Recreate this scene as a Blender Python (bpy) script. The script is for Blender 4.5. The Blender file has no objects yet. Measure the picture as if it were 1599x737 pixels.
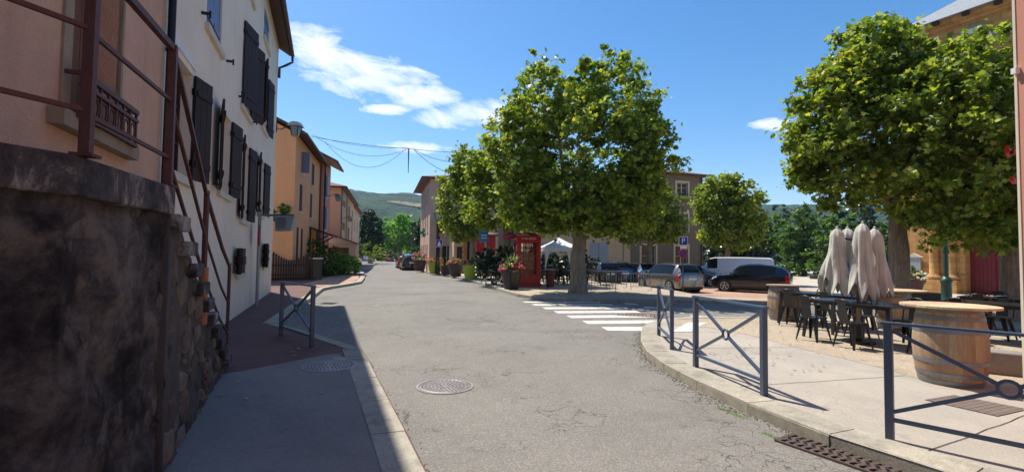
import bpy, bmesh, math, random
import numpy as np
from mathutils import Vector, Matrix, noise
random.seed(7)
S = bpy.context.scene
C = S.collection
R = math.radians

# ------------------------------------------------------------------ camera
cd = bpy.data.cameras.new('camera'); cam = bpy.data.objects.new('camera', cd); C.objects.link(cam)
cd.sensor_width = 36; cd.lens = 760 / 1599 * 36; cd.clip_end = 20000; cd.clip_start = .05
cam.location = (0, 0, 1.65)
cam.rotation_mode = 'QUATERNION'
cam.rotation_quaternion = (Matrix.Rotation(R(92.35), 4, 'X') @ Matrix.Rotation(R(.75), 4, 'Z')).to_quaternion()
S.camera = cam

# ------------------------------------------------------------------ light
SUN = Vector((-.387, .432, 1)).normalized()
W = bpy.data.worlds.new('World'); S.world = W; W.use_nodes = True
nt = W.node_tree; N_ = nt.nodes; L_ = nt.links
N_.clear()
def wn(t, **k):
    n = N_.new(t)
    for a, b in k.items(): setattr(n, a, b)
    return n
def wmath(op, a, b=None, c=None, clamp=False):
    n = wn('ShaderNodeMath', operation=op); n.use_clamp = clamp
    for i, v in enumerate((a, b, c)):
        if v is None: continue
        if isinstance(v, (int, float)): n.inputs[i].default_value = v
        else: L_.new(v, n.inputs[i])
    return n.outputs[0]
sky = wn('ShaderNodeTexSky', sky_type='NISHITA'); sky.sun_disc = False
sky.sun_elevation = math.asin(SUN.z); sky.sun_rotation = math.atan2(SUN.x, SUN.y)
sky.air_density = 1.0; sky.dust_density = .6; sky.ozone_density = 2.0; sky.altitude = 250
hs = wn('ShaderNodeHueSaturation'); hs.inputs['Saturation'].default_value = 1.36; hs.inputs['Value'].default_value = 1.0
L_.new(sky.outputs[0], hs.inputs['Color'])
tc = wn('ShaderNodeTexCoord'); sp = wn('ShaderNodeSeparateXYZ'); L_.new(tc.outputs['Generated'], sp.inputs[0])
dy = wmath('MAXIMUM', sp.outputs[1], .02)
u = wmath('DIVIDE', sp.outputs[0], dy); v = wmath('DIVIDE', sp.outputs[2], dy)
cb = wn('ShaderNodeCombineXYZ'); L_.new(wmath('MULTIPLY', u, 1.0), cb.inputs[0])
L_.new(wmath('MULTIPLY_ADD', v, 2.4, wmath('MULTIPLY', u, .6)), cb.inputs[1])
nz = wn('ShaderNodeTexNoise'); nz.inputs['Scale'].default_value = 11; nz.inputs['Detail'].default_value = 9; nz.inputs['Roughness'].default_value = .62
nz.inputs['Distortion'].default_value = .5
L_.new(cb.outputs[0], nz.inputs['Vector'])
def ell(cu, cv, ru, rv, sh=0.0):       # soft ellipse of cloud cover round one direction of the sky
    a = wmath('SUBTRACT', u, cu)
    b = wmath('MULTIPLY_ADD', a, sh, wmath('SUBTRACT', v, cv))
    q = wmath('ADD', wmath('POWER', wmath('ABSOLUTE', wmath('DIVIDE', a, ru)), 2), wmath('POWER', wmath('ABSOLUTE', wmath('DIVIDE', b, rv)), 2))
    return wmath('SUBTRACT', 1, q, clamp=True)
m = None
for e in ((-.335, .385, .19, .085, .25), (-.42, .44, .10, .075, .25), (-.20, .33, .15, .038, .12), (-.245, .372, .13, .03, .05), (-.10, .295, .14, .042, -.12), (-.03, .305, .10, .04, -.1),
          (-.20, .222, .11, .018, .05), (.54, .278, .07, .022, 0), (-.27, .30, .08, .016, 0)):
    x = ell(*e); m = x if m is None else wmath('MAXIMUM', m, x)
cov = wmath('MULTIPLY', wmath('SUBTRACT', wmath('MULTIPLY_ADD', m, .50, nz.outputs[0]), .74), 3.4, clamp=True)
cov = wmath('MULTIPLY', cov, wmath('GREATER_THAN', sp.outputs[1], .05))
cov = wmath('MULTIPLY', wmath('POWER', cov, .8), .93)
mx = wn('ShaderNodeMix', data_type='RGBA'); L_.new(cov, mx.inputs[0]); L_.new(hs.outputs[0], mx.inputs[6])
mx.inputs[7].default_value = (6.8, 7.2, 7.8, 1)
bg = wn('ShaderNodeBackground'); bg.inputs[1].default_value = .12
L_.new(mx.outputs[2], bg.inputs[0])
wo = wn('ShaderNodeOutputWorld'); L_.new(bg.outputs[0], wo.inputs[0])
sd = bpy.data.lights.new('sun', 'SUN'); so = bpy.data.objects.new('sun', sd); C.objects.link(so)
sd.energy = 4.8; sd.angle = R(.5); sd.color = (1, .94, .84)
so.rotation_euler = SUN.to_track_quat('Z', 'Y').to_euler(); so.location = (-20, 20, 50)
S.view_settings.view_transform = 'Standard'; S.view_settings.look = 'None'; S.view_settings.exposure = .52; S.view_settings.gamma = 1
S.cycles.max_bounces = 7; S.cycles.diffuse_bounces = 4; S.cycles.glossy_bounces = 3; S.cycles.transmission_bounces = 4; S.cycles.volume_bounces = 0

# ------------------------------------------------------------------ materials
def hexc(h):
    h = h.lstrip('#'); c = [int(h[i:i+2], 16) / 255 for i in (0, 2, 4)]
    return tuple((x / 12.92 if x <= .04045 else ((x + .055) / 1.055) ** 2.4) for x in c) + (1,)
class NT:
    def __init__(s, name):
        s.m = bpy.data.materials.new(name); s.m.use_nodes = True; s.t = s.m.node_tree
        s.b = s.t.nodes['Principled BSDF']; s.out = s.t.nodes['Material Output']
        s._pos = None
    def n(s, t, **k):
        n = s.t.nodes.new(t)
        for a, b in k.items(): setattr(n, a, b)
        return n
    def l(s, a, b): s.t.links.new(a, b)
    def pos(s, sc=(1, 1, 1), obj=False):
        if obj: o = s.n('ShaderNodeTexCoord').outputs['Object']
        else: o = s.n('ShaderNodeNewGeometry').outputs['Position']
        if sc == (1, 1, 1): return o
        mp = s.n('ShaderNodeMapping'); mp.inputs['Scale'].default_value = sc; s.l(o, mp.inputs[0]); return mp.outputs[0]
    def noise(s, v, sc, det=4, r=.55, dist=0):
        n = s.n('ShaderNodeTexNoise'); s.l(v, n.inputs['Vector']); n.inputs['Scale'].default_value = sc
        n.inputs['Detail'].default_value = det; n.inputs['Roughness'].default_value = r; n.inputs['Distortion'].default_value = dist
        return n.outputs[0]
    def vor(s, v, sc, feat='F1', out='Distance', rnd=1):
        n = s.n('ShaderNodeTexVoronoi', feature=feat); s.l(v, n.inputs['Vector']); n.inputs['Scale'].default_value = sc; n.inputs['Randomness'].default_value = rnd
        return n.outputs[out]
    def math(s, op, a, b=None, c=None, clamp=False):
        n = s.n('ShaderNodeMath', operation=op); n.use_clamp = clamp
        for i, v in enumerate((a, b, c)):
            if v is None: continue
            if isinstance(v, (int, float)): n.inputs[i].default_value = v
            else: s.l(v, n.inputs[i])
        return n.outputs[0]
    def ramp(s, f, stops):
        n = s.n('ShaderNodeValToRGB'); s.l(f, n.inputs[0]); r = n.color_ramp
        while len(r.elements) < len(stops): r.elements.new(.5)
        for e, (p, c) in zip(r.elements, stops):
            e.position = p; e.color = c if len(c) == 4 else tuple(c) + (1,)
        return n.outputs[0]
    def mix(s, f, a, b, bt='MIX'):
        n = s.n('ShaderNodeMix', data_type='RGBA', blend_type=bt)
        for i, v in ((0, f), (6, a), (7, b)):
            if isinstance(v, (int, float)): n.inputs[i].default_value = v
            elif isinstance(v, tuple): n.inputs[i].default_value = v if len(v) == 4 else v + (1,)
            else: s.l(v, n.inputs[i])
        return n.outputs[2]
    def bump(s, h, st=.3, d=.01, prev=None):
        n = s.n('ShaderNodeBump'); s.l(h, n.inputs['Height']); n.inputs['Strength'].default_value = st; n.inputs['Distance'].default_value = d
        if prev is not None: s.l(prev, n.inputs['Normal'])
        s.l(n.outputs[0], s.b.inputs['Normal']); return n.outputs[0]
    def col(s, c):
        if isinstance(c, tuple): s.b.inputs['Base Color'].default_value = c
        else: s.l(c, s.b.inputs['Base Color'])
    def set(s, **k):
        for a, b in k.items(): s.b.inputs[a.replace('_', ' ')].default_value = b
        return s
def sc(c, f): return tuple(x * f for x in c[:3]) + (1,)
def plain(name, col, rough=.7, var=.18, scale=3, bump=.15, bscale=40, metal=0, stain=0, obj=False, dist=.004, rand=0):
    """base colour broken up by two noises, fine relief, optional vertical streaks of dirt"""
    t = NT(name); p = t.pos(obj=obj); c = hexc(col) if isinstance(col, str) else col
    a = t.noise(p, scale, 5, .6); b = t.noise(p, scale * 9, 3)
    f = t.math('MULTIPLY_ADD', b, .4, t.math('MULTIPLY', a, .6))
    k = t.ramp(f, [(.3, sc(c, 1 - var)), (.7, sc(c, 1 + var))])
    if stain:
        q = t.noise(t.pos((3, 3, .25), obj), 1.2, 6, .65)
        k = t.mix(t.math('MULTIPLY', t.ramp(q, [(.5, (0, 0, 0)), (.75, (1, 1, 1))]), stain), k, sc(c, .35))
    if stain and scale < 3:
        w_ = t.noise(t.pos((1, 1, 1), obj), .45, 6, .7); k = t.mix(t.ramp(w_, [(.45, (0, 0, 0)), (.7, (.5, .5, .5))]), k, sc(c, .82))
    if rand:
        oi = t.n('ShaderNodeObjectInfo'); h = t.n('ShaderNodeHueSaturation'); t.l(k, h.inputs['Color'])
        t.l(t.math('MULTIPLY_ADD', oi.outputs['Random'], rand, 1 - rand / 2), h.inputs['Value']); k = h.outputs[0]
    t.col(k); t.set(Roughness=rough, Metallic=metal)
    if bump: t.bump(t.noise(p, bscale, 4), bump, dist)
    return t.m
MT = {}
MT['render_white'] = plain('cream white wall render', '#ecdcc8', .9, .06, 1.2, .4, 60, stain=.14)
MT['render_pink'] = plain('salmon pink roughcast', '#cda388', .92, .12, 2.5, 1.0, 38, stain=.3, dist=.01)
MT['render_orange'] = plain('orange wall render', '#e0a676', .9, .07, 1, .3, 50, stain=.12)
MT['render_rose'] = plain('rose wall render', '#c98a74', .9, .08, 1, .3, 50, stain=.12)
MT['render_beige'] = plain('beige wall render', '#cdb394', .9, .08, 1, .3, 50, stain=.15)
MT['render_pinkgrey'] = plain('pale pink wall render', '#ceaf99', .9, .08, 1, .3, 50, stain=.15)
MT['render_grey'] = plain('grey beige wall render', '#7b7166', .92, .1, .8, .3, 40, stain=.25)
MT['render_cream'] = plain('cream wall render', '#cfba98', .9, .08, 1, .3, 50, stain=.2)
MT['trim'] = plain('pale stone trim', '#cfc4b0', .85, .08, 4, .2)
MT['trim_old'] = plain('stained old lime trim', '#97856f', .9, .2, 5, .4, 40, stain=.6)
MT['grate_iron'] = plain('worn rusty grate iron', '#5d4e47', .6, .3, 14, .3, 80, metal=.2)
MT['shutter_brown'] = plain('dark brown painted wood', '#30211f', .75, .15, 8, .1, obj=True)
MT['shutter_blue'] = plain('grey blue painted wood', '#5b6488', .5, .08, 8, .1)
MT['shutter_pale'] = plain('pale grey blue painted wood', '#9aa5ad', .55, .08, 8, .1)
MT['chequer'] = plain('dull chequer plate', '#7f7168', .6, .15, 8, .2, 60, metal=.3)
MT['wood_dark'] = plain('dark stained wood', '#35261e', .7, .3, 12, .3, obj=True)
MT['wood_brown'] = plain('old brown door wood', '#6b4730', .65, .2, 5, .2)
MT['rust'] = plain('rusty brown iron', '#5c3a33', .6, .3, 25, .25, 90, metal=.25)
MT['iron'] = plain('dark iron', '#23262a', .45, .2, 20, .1, metal=.5)
MT['galv'] = plain('galvanised steel', '#8d9299', .4, .15, 20, .08, metal=.7)
MT['barrier'] = plain('blue grey painted steel', '#465469', .38, .12, 10, .08, obj=True)
MT['barrier_top'] = plain('glare lightened blue grey steel rail', '#5b6c85', .22, .1, 12, .03, metal=.35, obj=True)  # base colour lightened to suggest sky glare on the flat rail
MT['green_steel'] = plain('dark green painted steel', '#2b4a41', .4, .15, 8, .05)
MT['chair_black'] = plain('black painted steel', '#17181b', .35, .2, 10, .05, obj=True)
MT['glass'] = NT('dark window glass').set(Base_Color=(.03, .035, .04, 1), Roughness=.06).m
MT['car_glass'] = NT('tinted car glass').set(Base_Color=(.008, .009, .011, 1), Roughness=.05, Specular_IOR_Level=.22).m
MT['mortar_grit'] = plain('loose grit', '#6b6257', .95, .3, 30, 0)
MT['frame_white'] = plain('white painted frame', '#d5d2c8', .5, .05, 5, .05)
MT['white'] = plain('white plastic', '#e0ded8', .45, .04, 5, .02)
MT['black'] = plain('dark interior', '#0c0b0b', .8, .2, 2, 0)
MT['gutter'] = plain('brown zinc gutter', '#4a3a38', .45, .1, 5, .05, metal=.3)
MT['soffit'] = plain('brown eaves board', '#4f3d36', .7, .2, 4, .1)
MT['red'] = plain('glossy red paint', '#a3101c', .32, .1, 6, .03)
MT['red_door'] = plain('dark red painted door', '#6c1420', .55, .12, 3, .08)
MT['lime'] = plain('lime green planter', '#93a82b', .45, .08, 4, .03, obj=True)
MT['pot_brown'] = plain('dark brown planter', '#3b2d2e', .45, .1, 4, .05, obj=True)
MT['pot_plum'] = plain('plum brown pot', '#6d4b4f', .6, .1, 4, .05)
MT['blue_sign'] = plain('blue sign face', '#17328f', .4, .05, 5, 0)
MT['blue_info'] = plain('bright blue sign face', '#1d6fb5', .4, .05, 5, 0)
MT['sign_grey'] = plain('grey sign panel', '#9aa0a2', .5, .08, 6, .03)
MT['sign_red'] = plain('red sign ring', '#a8202c', .4, .05, 5, 0)
MT['rubber'] = plain('tyre rubber', '#141414', .8, .2, 30, .1, obj=True)
MT['alloy'] = plain('alloy rim', '#b9bcc0', .3, .05, 10, 0, metal=.8, obj=True)
MT['tail'] = NT('red tail lamp').set(Base_Color=(.45, .01, .015, 1), Roughness=.12).m
MT['headlamp'] = NT('clear head lamp').set(Base_Color=(.7, .72, .75, 1), Roughness=.1, Metallic=.4).m
MT['plate'] = plain('number plate', '#d9d9d2', .4, .03, 5, 0, obj=True)
MT['plastic'] = plain('black car plastic', '#1b1b1d', .6, .1, 10, .03, obj=True)
MT['tile_floor'] = plain('slab', '#a99c8b', .85, .1, 4, .2)
MT['canvas'] = None
MT['brick'] = plain('terracotta brick', '#a8684a', .85, .15, 6, .2, rand=.25)
MT['paint_white'] = None
def paint(name, col, metal=.5, rough=.28):
    t = NT(name); t.set(Base_Color=hexc(col), Metallic=metal, Roughness=rough, Coat_Weight=1.0, Coat_Roughness=.04)
    p = t.pos(obj=True); t.bump(t.noise(p, 2.5, 2), .015, .02); return t.m
def m_canvas():
    t = NT('beige parasol canvas'); p = t.pos()
    c = t.ramp(t.noise(p, 3, 4), [(.3, hexc('#a6a59c')), (.7, hexc('#bebdb2'))]); t.col(c); t.set(Roughness=.9, Sheen_Weight=.2)
    t.bump(t.noise(p, 220, 2), .25, .002); t.bump(t.noise(p, 7, 3), .5, .02)
    return t.m
MT['canvas'] = m_canvas()
def m_gazebo():
    t = NT('white gazebo cloth'); p = t.pos(); t.col(t.ramp(t.noise(p, 2, 3), [(.3, hexc('#d9dde2')), (.7, hexc('#ecedef'))]))
    t.set(Roughness=.8); return t.m
MT['gazebo'] = m_gazebo()
def m_asphalt(name, lo, hi, speck, crack=.7, tint=None):
    t = NT(name); p = t.pos()
    a = t.noise(p, .35, 5, .6); b = t.noise(p, 2.3, 5, .65); f = t.math('MULTIPLY_ADD', b, .45, t.math('MULTIPLY', a, .55))
    k = t.ramp(f, [(.32, hexc(lo)), (.68, hexc(hi))])
    s1 = t.vor(p, 135, out='Color'); sx = t.n('ShaderNodeSeparateColor'); t.l(s1, sx.inputs[0])
    grain = t.ramp(sx.outputs[0], [(.0, (.50, .49, .47)), (.45, (.85, .85, .85)), (.75, (1.1, 1.1, 1.08)), (1, (1.75, 1.7, 1.6))])
    k = t.mix(speck, k, t.mix(1.0, k, grain, 'MULTIPLY'))
    # wandering cracks, only where the surface has aged
    w = t.n('ShaderNodeVectorMath', operation='ADD'); wnz = t.n('ShaderNodeTexNoise'); t.l(p, wnz.inputs['Vector']); wnz.inputs['Scale'].default_value = 2.5; wnz.inputs['Detail'].default_value = 5
    sc_ = t.n('ShaderNodeVectorMath', operation='SCALE'); t.l(wnz.outputs['Color'], sc_.inputs[0]); sc_.inputs['Scale'].default_value = .55
    t.l(p, w.inputs[0]); t.l(sc_.outputs[0], w.inputs[1])
    e1 = t.vor(w.outputs[0], .95, 'DISTANCE_TO_EDGE'); e2 = t.vor(w.outputs[0], 3.1, 'DISTANCE_TO_EDGE')
    c1 = t.ramp(e1, [(0, (1, 1, 1)), (.008, (0, 0, 0))]); c2 = t.ramp(e2, [(0, (1, 1, 1)), (.017, (0, 0, 0))])
    msk = t.ramp(t.noise(p, .55, 3), [(.46, (0, 0, 0)), (.58, (1, 1, 1))]); msk2 = t.ramp(t.noise(p, .55, 4), [(.48, (0, 0, 0)), (.56, (1, 1, 1))])
    ck = t.math('MAXIMUM', t.math('MULTIPLY', c1, msk), t.math('MULTIPLY', c2, msk2)); ck = t.math('MULTIPLY', ck, crack)
    st = t.ramp(t.noise(p, .22, 6, .7, .8), [(.40, (.87, .87, .88)), (.52, (1, 1, 1)), (.66, (1.06, 1.06, 1.05))]); k = t.mix(1.0, k, st, 'MULTIPLY')
    sp_ = t.ramp(t.noise(p, 1.6, 3, .5), [(.68, (0, 0, 0)), (.74, (.45, .45, .45))]); k = t.mix(sp_, k, sc(hexc(lo), .55))
    k = t.mix(ck, k, hexc('#35322f')); t.col(k); t.set(Roughness=.92)
    h = t.math('SUBTRACT', t.math('MULTIPLY', sx.outputs[0], .5), t.math('MULTIPLY', ck, 2.0))
    t.bump(h, .55, .006)
    return t.m
MT['road'] = m_asphalt('aged grey road asphalt', '#77746d', '#84807a', .75, .9)
MT['road_fresh'] = m_asphalt('newer darker asphalt', '#8b857c', '#979188', .8, .2)
MT['asphalt_red'] = m_asphalt('reddish pavement asphalt', '#5f4743', '#73564e', .6, .1)
MT['park_red'] = m_asphalt('tan red parking asphalt', '#a5826c', '#b8957d', .5, .2)
MT['concrete'] = m_asphalt('pale pavement concrete', '#a0998d', '#b3ab9e', .25, .35)
MT['concrete_dark'] = m_asphalt('shade darkened pavement concrete', '#827d78', '#918b84', .3, .25)  # base colour lowered to deepen the house shadow on the left pavement
MT['gravelly'] = m_asphalt('exposed aggregate paving', '#a2937f', '#baac96', 1.0, .1)
MT['plaza'] = m_asphalt('light plaza paving', '#b0a698', '#c2b8a8', .35, .1)
def m_kerb():
    t = NT('granite kerb stone'); p = t.pos(); oi = t.n('ShaderNodeObjectInfo')
    k = t.ramp(t.noise(p, 5, 6, .7), [(.3, hexc('#8f897c')), (.7, hexc('#aba493'))])
    s1 = t.vor(p, 130, out='Color'); sx = t.n('ShaderNodeSeparateColor'); t.l(s1, sx.inputs[0])
    k = t.mix(.5, k, t.mix(1.0, k, t.ramp(sx.outputs[0], [(0, (.6, .6, .6)), (1, (1.5, 1.5, 1.45))]), 'MULTIPLY'))
    d = t.ramp(t.noise(p, 2.2, 6, .7), [(.5, (0, 0, 0)), (.68, (1, 1, 1))]); k = t.mix(t.math('MULTIPLY', d, .45), k, hexc('#4d4a42'))
    h = t.n('ShaderNodeHueSaturation'); t.l(k, h.inputs['Color']); t.l(t.math('MULTIPLY_ADD', oi.outputs['Random'], .25, .87), h.inputs['Value']); t.col(h.outputs[0])
    t.set(Roughness=.85); t.bump(t.noise(p, 60, 5, .7), .5, .006); return t.m
MT['kerb'] = m_kerb()
def m_paint():
    t = NT('worn white road paint'); p = t.pos(); k = t.ramp(t.noise(p, 7, 8, .8), [(.36, hexc('#858079')), (.43, hexc('#b9b5ac')), (.50, hexc('#cfcbc2')), (.7, hexc('#d8d5cc'))])
    t.col(k); t.set(Roughness=.75); t.bump(t.vor(p, 90), .3, .004); return t.m
MT['paint_white'] = m_paint()
def m_darkwall():
    t = NT('blackened old lime plaster'); p = t.pos()
    a = t.noise(p, 1.3, 7, .7, .2); b = t.noise(p, 5.5, 6, .72, .2)
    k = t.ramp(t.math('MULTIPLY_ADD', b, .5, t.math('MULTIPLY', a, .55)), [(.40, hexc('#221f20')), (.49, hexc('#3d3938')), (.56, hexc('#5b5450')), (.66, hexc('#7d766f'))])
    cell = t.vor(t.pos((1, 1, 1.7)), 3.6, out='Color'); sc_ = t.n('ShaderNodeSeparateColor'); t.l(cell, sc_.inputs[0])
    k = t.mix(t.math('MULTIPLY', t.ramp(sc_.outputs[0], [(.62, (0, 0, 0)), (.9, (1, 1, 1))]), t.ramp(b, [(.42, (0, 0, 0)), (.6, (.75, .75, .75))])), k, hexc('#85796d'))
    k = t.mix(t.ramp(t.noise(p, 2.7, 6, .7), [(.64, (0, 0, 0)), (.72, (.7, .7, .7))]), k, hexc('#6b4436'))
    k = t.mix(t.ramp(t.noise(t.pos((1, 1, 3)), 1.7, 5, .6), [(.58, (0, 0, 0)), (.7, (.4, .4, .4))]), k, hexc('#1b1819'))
    t.col(k); t.set(Roughness=.97, Specular_IOR_Level=.2)
    e = t.vor(t.pos((1, 1, 1.7)), 3.6, 'DISTANCE_TO_EDGE'); ee = t.ramp(e, [(0, (0, 0, 0)), (.12, (1, 1, 1))])
    x = t.bump(ee, .35, .03); y = t.bump(t.noise(p, 7, 8, .75), .9, .05, x); t.bump(t.noise(p, 50, 5, .7), .8, .01, y); return t.m
MT['darkwall'] = m_darkwall()
def m_slab():
    t = NT('grimy concrete slab'); p = t.pos(); a = t.noise(t.pos((1, 1, .7)), 3.5, 8, .75, .6)
    k = t.ramp(a, [(.38, hexc('#1c1819')), (.52, hexc('#4f4847')), (.62, hexc('#9a928a'))]); t.col(k); t.set(Roughness=.9)
    t.bump(t.noise(p, 18, 7, .75), .8, .02); return t.m
MT['slab'] = m_slab()
def m_stone():
    t = NT('rubble stone'); p = t.pos(); oi = t.n('ShaderNodeObjectInfo')
    c0 = t.ramp(oi.outputs['Random'], [(0, hexc('#3c3632')), (.3, hexc('#564c42')), (.6, hexc('#7a6d5b')), (.75, hexc('#5c463a')), (1, hexc('#77726a'))])
    k = t.mix(1.0, c0, t.ramp(t.noise(p, 9, 7, .7), [(.3, (.55, .55, .55)), (.7, (1.3, 1.3, 1.3))]), 'MULTIPLY'); t.col(k); t.set(Roughness=.92)
    t.bump(t.noise(p, 25, 7, .7), .8, .02); return t.m
MT['stone'] = m_stone()
MT['mortar'] = plain('dirty lime mortar', '#4a433d', .95, .3, 6, .8, 30, dist=.02)
def m_bark():
    t = NT('mottled plane bark'); p = t.pos((1, 1, .55))
    a = t.vor(p, 5.5, out='Color', rnd=1); sx = t.n('ShaderNodeSeparateColor'); t.l(a, sx.inputs[0])
    q = t.noise(p, 7, 5, .65, 1.2); f = t.math('MULTIPLY_ADD', sx.outputs[0], .35, t.math('MULTIPLY', q, .8))
    k = t.ramp(f, [(.25, hexc('#463c30')), (.45, hexc('#6b5d4a')), (.6, hexc('#8c7f69')), (.8, hexc('#54493a'))])
    k = t.mix(.5, k, t.ramp(t.noise(t.pos((9, 9, .7)), 2, 5), [(.35, (.16, .13, .1)), (.6, (.42, .37, .3))]))
    t.col(k); t.set(Roughness=.9); x = t.bump(t.noise(t.pos((8, 8, .8)), 2, 6), .9, .05); t.bump(t.noise(p, 25, 5), .5, .01, x); return t.m
MT['bark'] = m_bark()
def m_leaf(name, cols, trans=.45, rough=.42):
    t = NT(name); g = t.n('ShaderNodeNewGeometry'); r = g.outputs['Random Per Island']
    st = [(i / (len(cols) - 1), hexc(c)) for i, c in enumerate(cols)]
    big = t.noise(g.outputs['Position'], .9, 3); f = t.math('MULTIPLY_ADD', r, .65, t.math('MULTIPLY_ADD', big, .7, -.17), clamp=True)
    k = t.ramp(f, st); t.col(k); t.set(Roughness=rough, Specular_IOR_Level=.4)
    tr = t.n('ShaderNodeBsdfTranslucent'); t.l(t.mix(1.0, k, (1.5, 1.35, .45, 1), 'MULTIPLY'), tr.inputs[0])
    mxs = t.n('ShaderNodeMixShader'); mxs.inputs[0].default_value = trans; t.l(t.b.outputs[0], mxs.inputs[1]); t.l(tr.outputs[0], mxs.inputs[2]); t.l(mxs.outputs[0], t.out.inputs[0])
    return t.m
MT['leaf_plane'] = m_leaf('plane tree leaf', ['#3a5024', '#54702c', '#7b963e', '#a4b350', '#c6be70'], .5, .42)
MT['leaf_fresh'] = m_leaf('fresh green leaf', ['#44702a', '#5b8f30', '#76a93e', '#93bd4a'], .55)
MT['leaf_dark'] = m_leaf('dark evergreen leaf', ['#16281b', '#1f3722', '#2d482c', '#40593a'], .2, .3)
MT['leaf_mid'] = m_leaf('mid green leaf', ['#35552c', '#486c34', '#62823e', '#7d984c'])
MT['leaf_lime'] = m_leaf('yellow green leaf', ['#5a7a28', '#789634', '#93ad45'])
MT['leaf_grey'] = m_leaf('grey green leaf', ['#5d7050', '#78896a', '#93a082'])
MT['petal_pink'] = m_leaf('pink petal', ['#c2447a', '#d5688f', '#e79bb5'], .3)
MT['petal_white'] = m_leaf('white petal', ['#d8d4cf', '#ece9e6'], .3)
MT['petal_rust'] = m_leaf('dusty pink petal', ['#b98a84', '#cba29b', '#8f6f5c'], .3)
def m_tiles(name, c1, c2, ang):
    t = NT(name); p = t.pos(); mp = t.n('ShaderNodeMapping'); mp.inputs['Rotation'].default_value = (0, 0, ang); t.l(p, mp.inputs[0])
    w = t.n('ShaderNodeTexWave', bands_direction='X'); t.l(mp.outputs[0], w.inputs[0]); w.inputs['Scale'].default_value = 1.6; w.inputs['Distortion'].default_value = .3
    k = t.ramp(t.noise(p, 6, 5, .7), [(.3, hexc(c1)), (.7, hexc(c2))]); k = t.mix(.35, k, t.mix(1.0, k, w.outputs[0], 'MULTIPLY')); t.col(k); t.set(Roughness=.9)
    t.bump(w.outputs[0], .8, .05); return t.m
MT['tiles'] = m_tiles('roman clay roof tiles', '#6e4f44', '#a87c68', R(-20))
MT['tiles_dark'] = m_tiles('old dark roof tiles', '#54423c', '#7c6256', R(-15))
MT['slate'] = m_tiles('slate roof', '#8b8f96', '#aab0b6', R(-26))
def m_church():
    t = NT('ochre ashlar stone'); p = t.pos(); mp = t.n('ShaderNodeMapping'); mp.inputs['Rotation'].default_value = (0, 0, R(-26)); t.l(p, mp.inputs[0])
    s3 = t.n('ShaderNodeSeparateXYZ'); t.l(mp.outputs[0], s3.inputs[0]); c3 = t.n('ShaderNodeCombineXYZ'); t.l(s3.outputs[1], c3.inputs[0]); t.l(s3.outputs[2], c3.inputs[1])
    b = t.n('ShaderNodeTexBrick'); t.l(c3.outputs[0], b.inputs[0]); b.inputs['Scale'].default_value = 1; b.inputs['Brick Width'].default_value = .7; b.inputs['Row Height'].default_value = .32
    b.inputs['Mortar Size'].default_value = .012; b.inputs['Color1'].default_value = hexc('#c99a5c'); b.inputs['Color2'].default_value = hexc('#b08150'); b.inputs['Mortar'].default_value = hexc('#96713f')
    k = t.mix(1.0, b.outputs[0], t.ramp(t.noise(p, 3, 5, .7), [(.3, (.8, .78, .75)), (.7, (1.1, 1.1, 1.1))]), 'MULTIPLY'); t.col(k); t.set(Roughness=.9)
    t.bump(b.outputs['Fac'], -.4, .01); return t.m
MT['church'] = m_church()
def m_oak(name='weathered oak stave', a='#83705a', b='#a9977d', rnd=True):
    t = NT(name); p = t.pos((14, 14, 1.2), True); oi = t.n('ShaderNodeObjectInfo')
    k = t.ramp(t.noise(p, 2, 7, .7, .4), [(.3, hexc(a)), (.6, hexc(b))])
    q = t.noise(t.pos((3, 3, 1), True), 1.5, 5, .65); k = t.mix(t.math('MULTIPLY', t.ramp(q, [(.5, (0, 0, 0)), (.7, (1, 1, 1))]), .5), k, hexc('#9a6a40'))
    h = t.n('ShaderNodeHueSaturation'); t.l(k, h.inputs['Color']); t.l(t.math('MULTIPLY_ADD', oi.outputs['Random'], .28, .86), h.inputs['Value'])
    t.l(t.math('MULTIPLY_ADD', oi.outputs['Random'], .03, .485), h.inputs['Hue'])
    t.col(h.outputs[0]); t.set(Roughness=.75); t.bump(t.noise(p, 3, 6), .4, .006); return t.m
MT['oak'] = m_oak()
MT['oak_top'] = m_oak('pale table wood', '#a98f70', '#cdb796')
MT['iron_worn'] = plain('worn cast iron', '#8b8580', .5, .35, 9, .3, 60, metal=.35)
MT['galv_hoop'] = plain('galvanised barrel hoop', '#80868c', .5, .2, 12, .15, metal=.6)
MT['mast_wood'] = plain('pale varnished mast wood', '#8d7f68', .6, .15, 8, .2)
def m_hill(name='forested hillside', field=True):
    t = NT(name); p = t.pos()
    a = t.noise(p, .012, 6, .7); b = t.noise(p, .07, 5, .75)
    f = t.math('MULTIPLY_ADD', b, .6, t.math('MULTIPLY', a, .45))
    k = t.ramp(f, [(.40, hexc('#11261a')), (.50, hexc('#284b28')), (.60, hexc('#4a6f38')), (.76, hexc('#83934f'))])
    t.col(k); t.set(Roughness=1.0); x = t.bump(t.noise(p, .03, 5, .75), 1, 40); t.bump(t.noise(p, .11, 6, .8), 1, 14, x); return t.m
MT['hill'] = m_hill()
def m_field():
    t = NT('dry tan hillside field'); p = t.pos(); k = t.ramp(t.noise(p, .02, 6, .75), [(.36, hexc('#4a6038')), (.46, hexc('#8a7f52')), (.6, hexc('#a39265'))]); t.col(k); t.set(Roughness=1.0); t.bump(t.noise(p, .1, 6, .8), 1, 8); return t.m
MT['hill_field'] = m_field()

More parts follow.
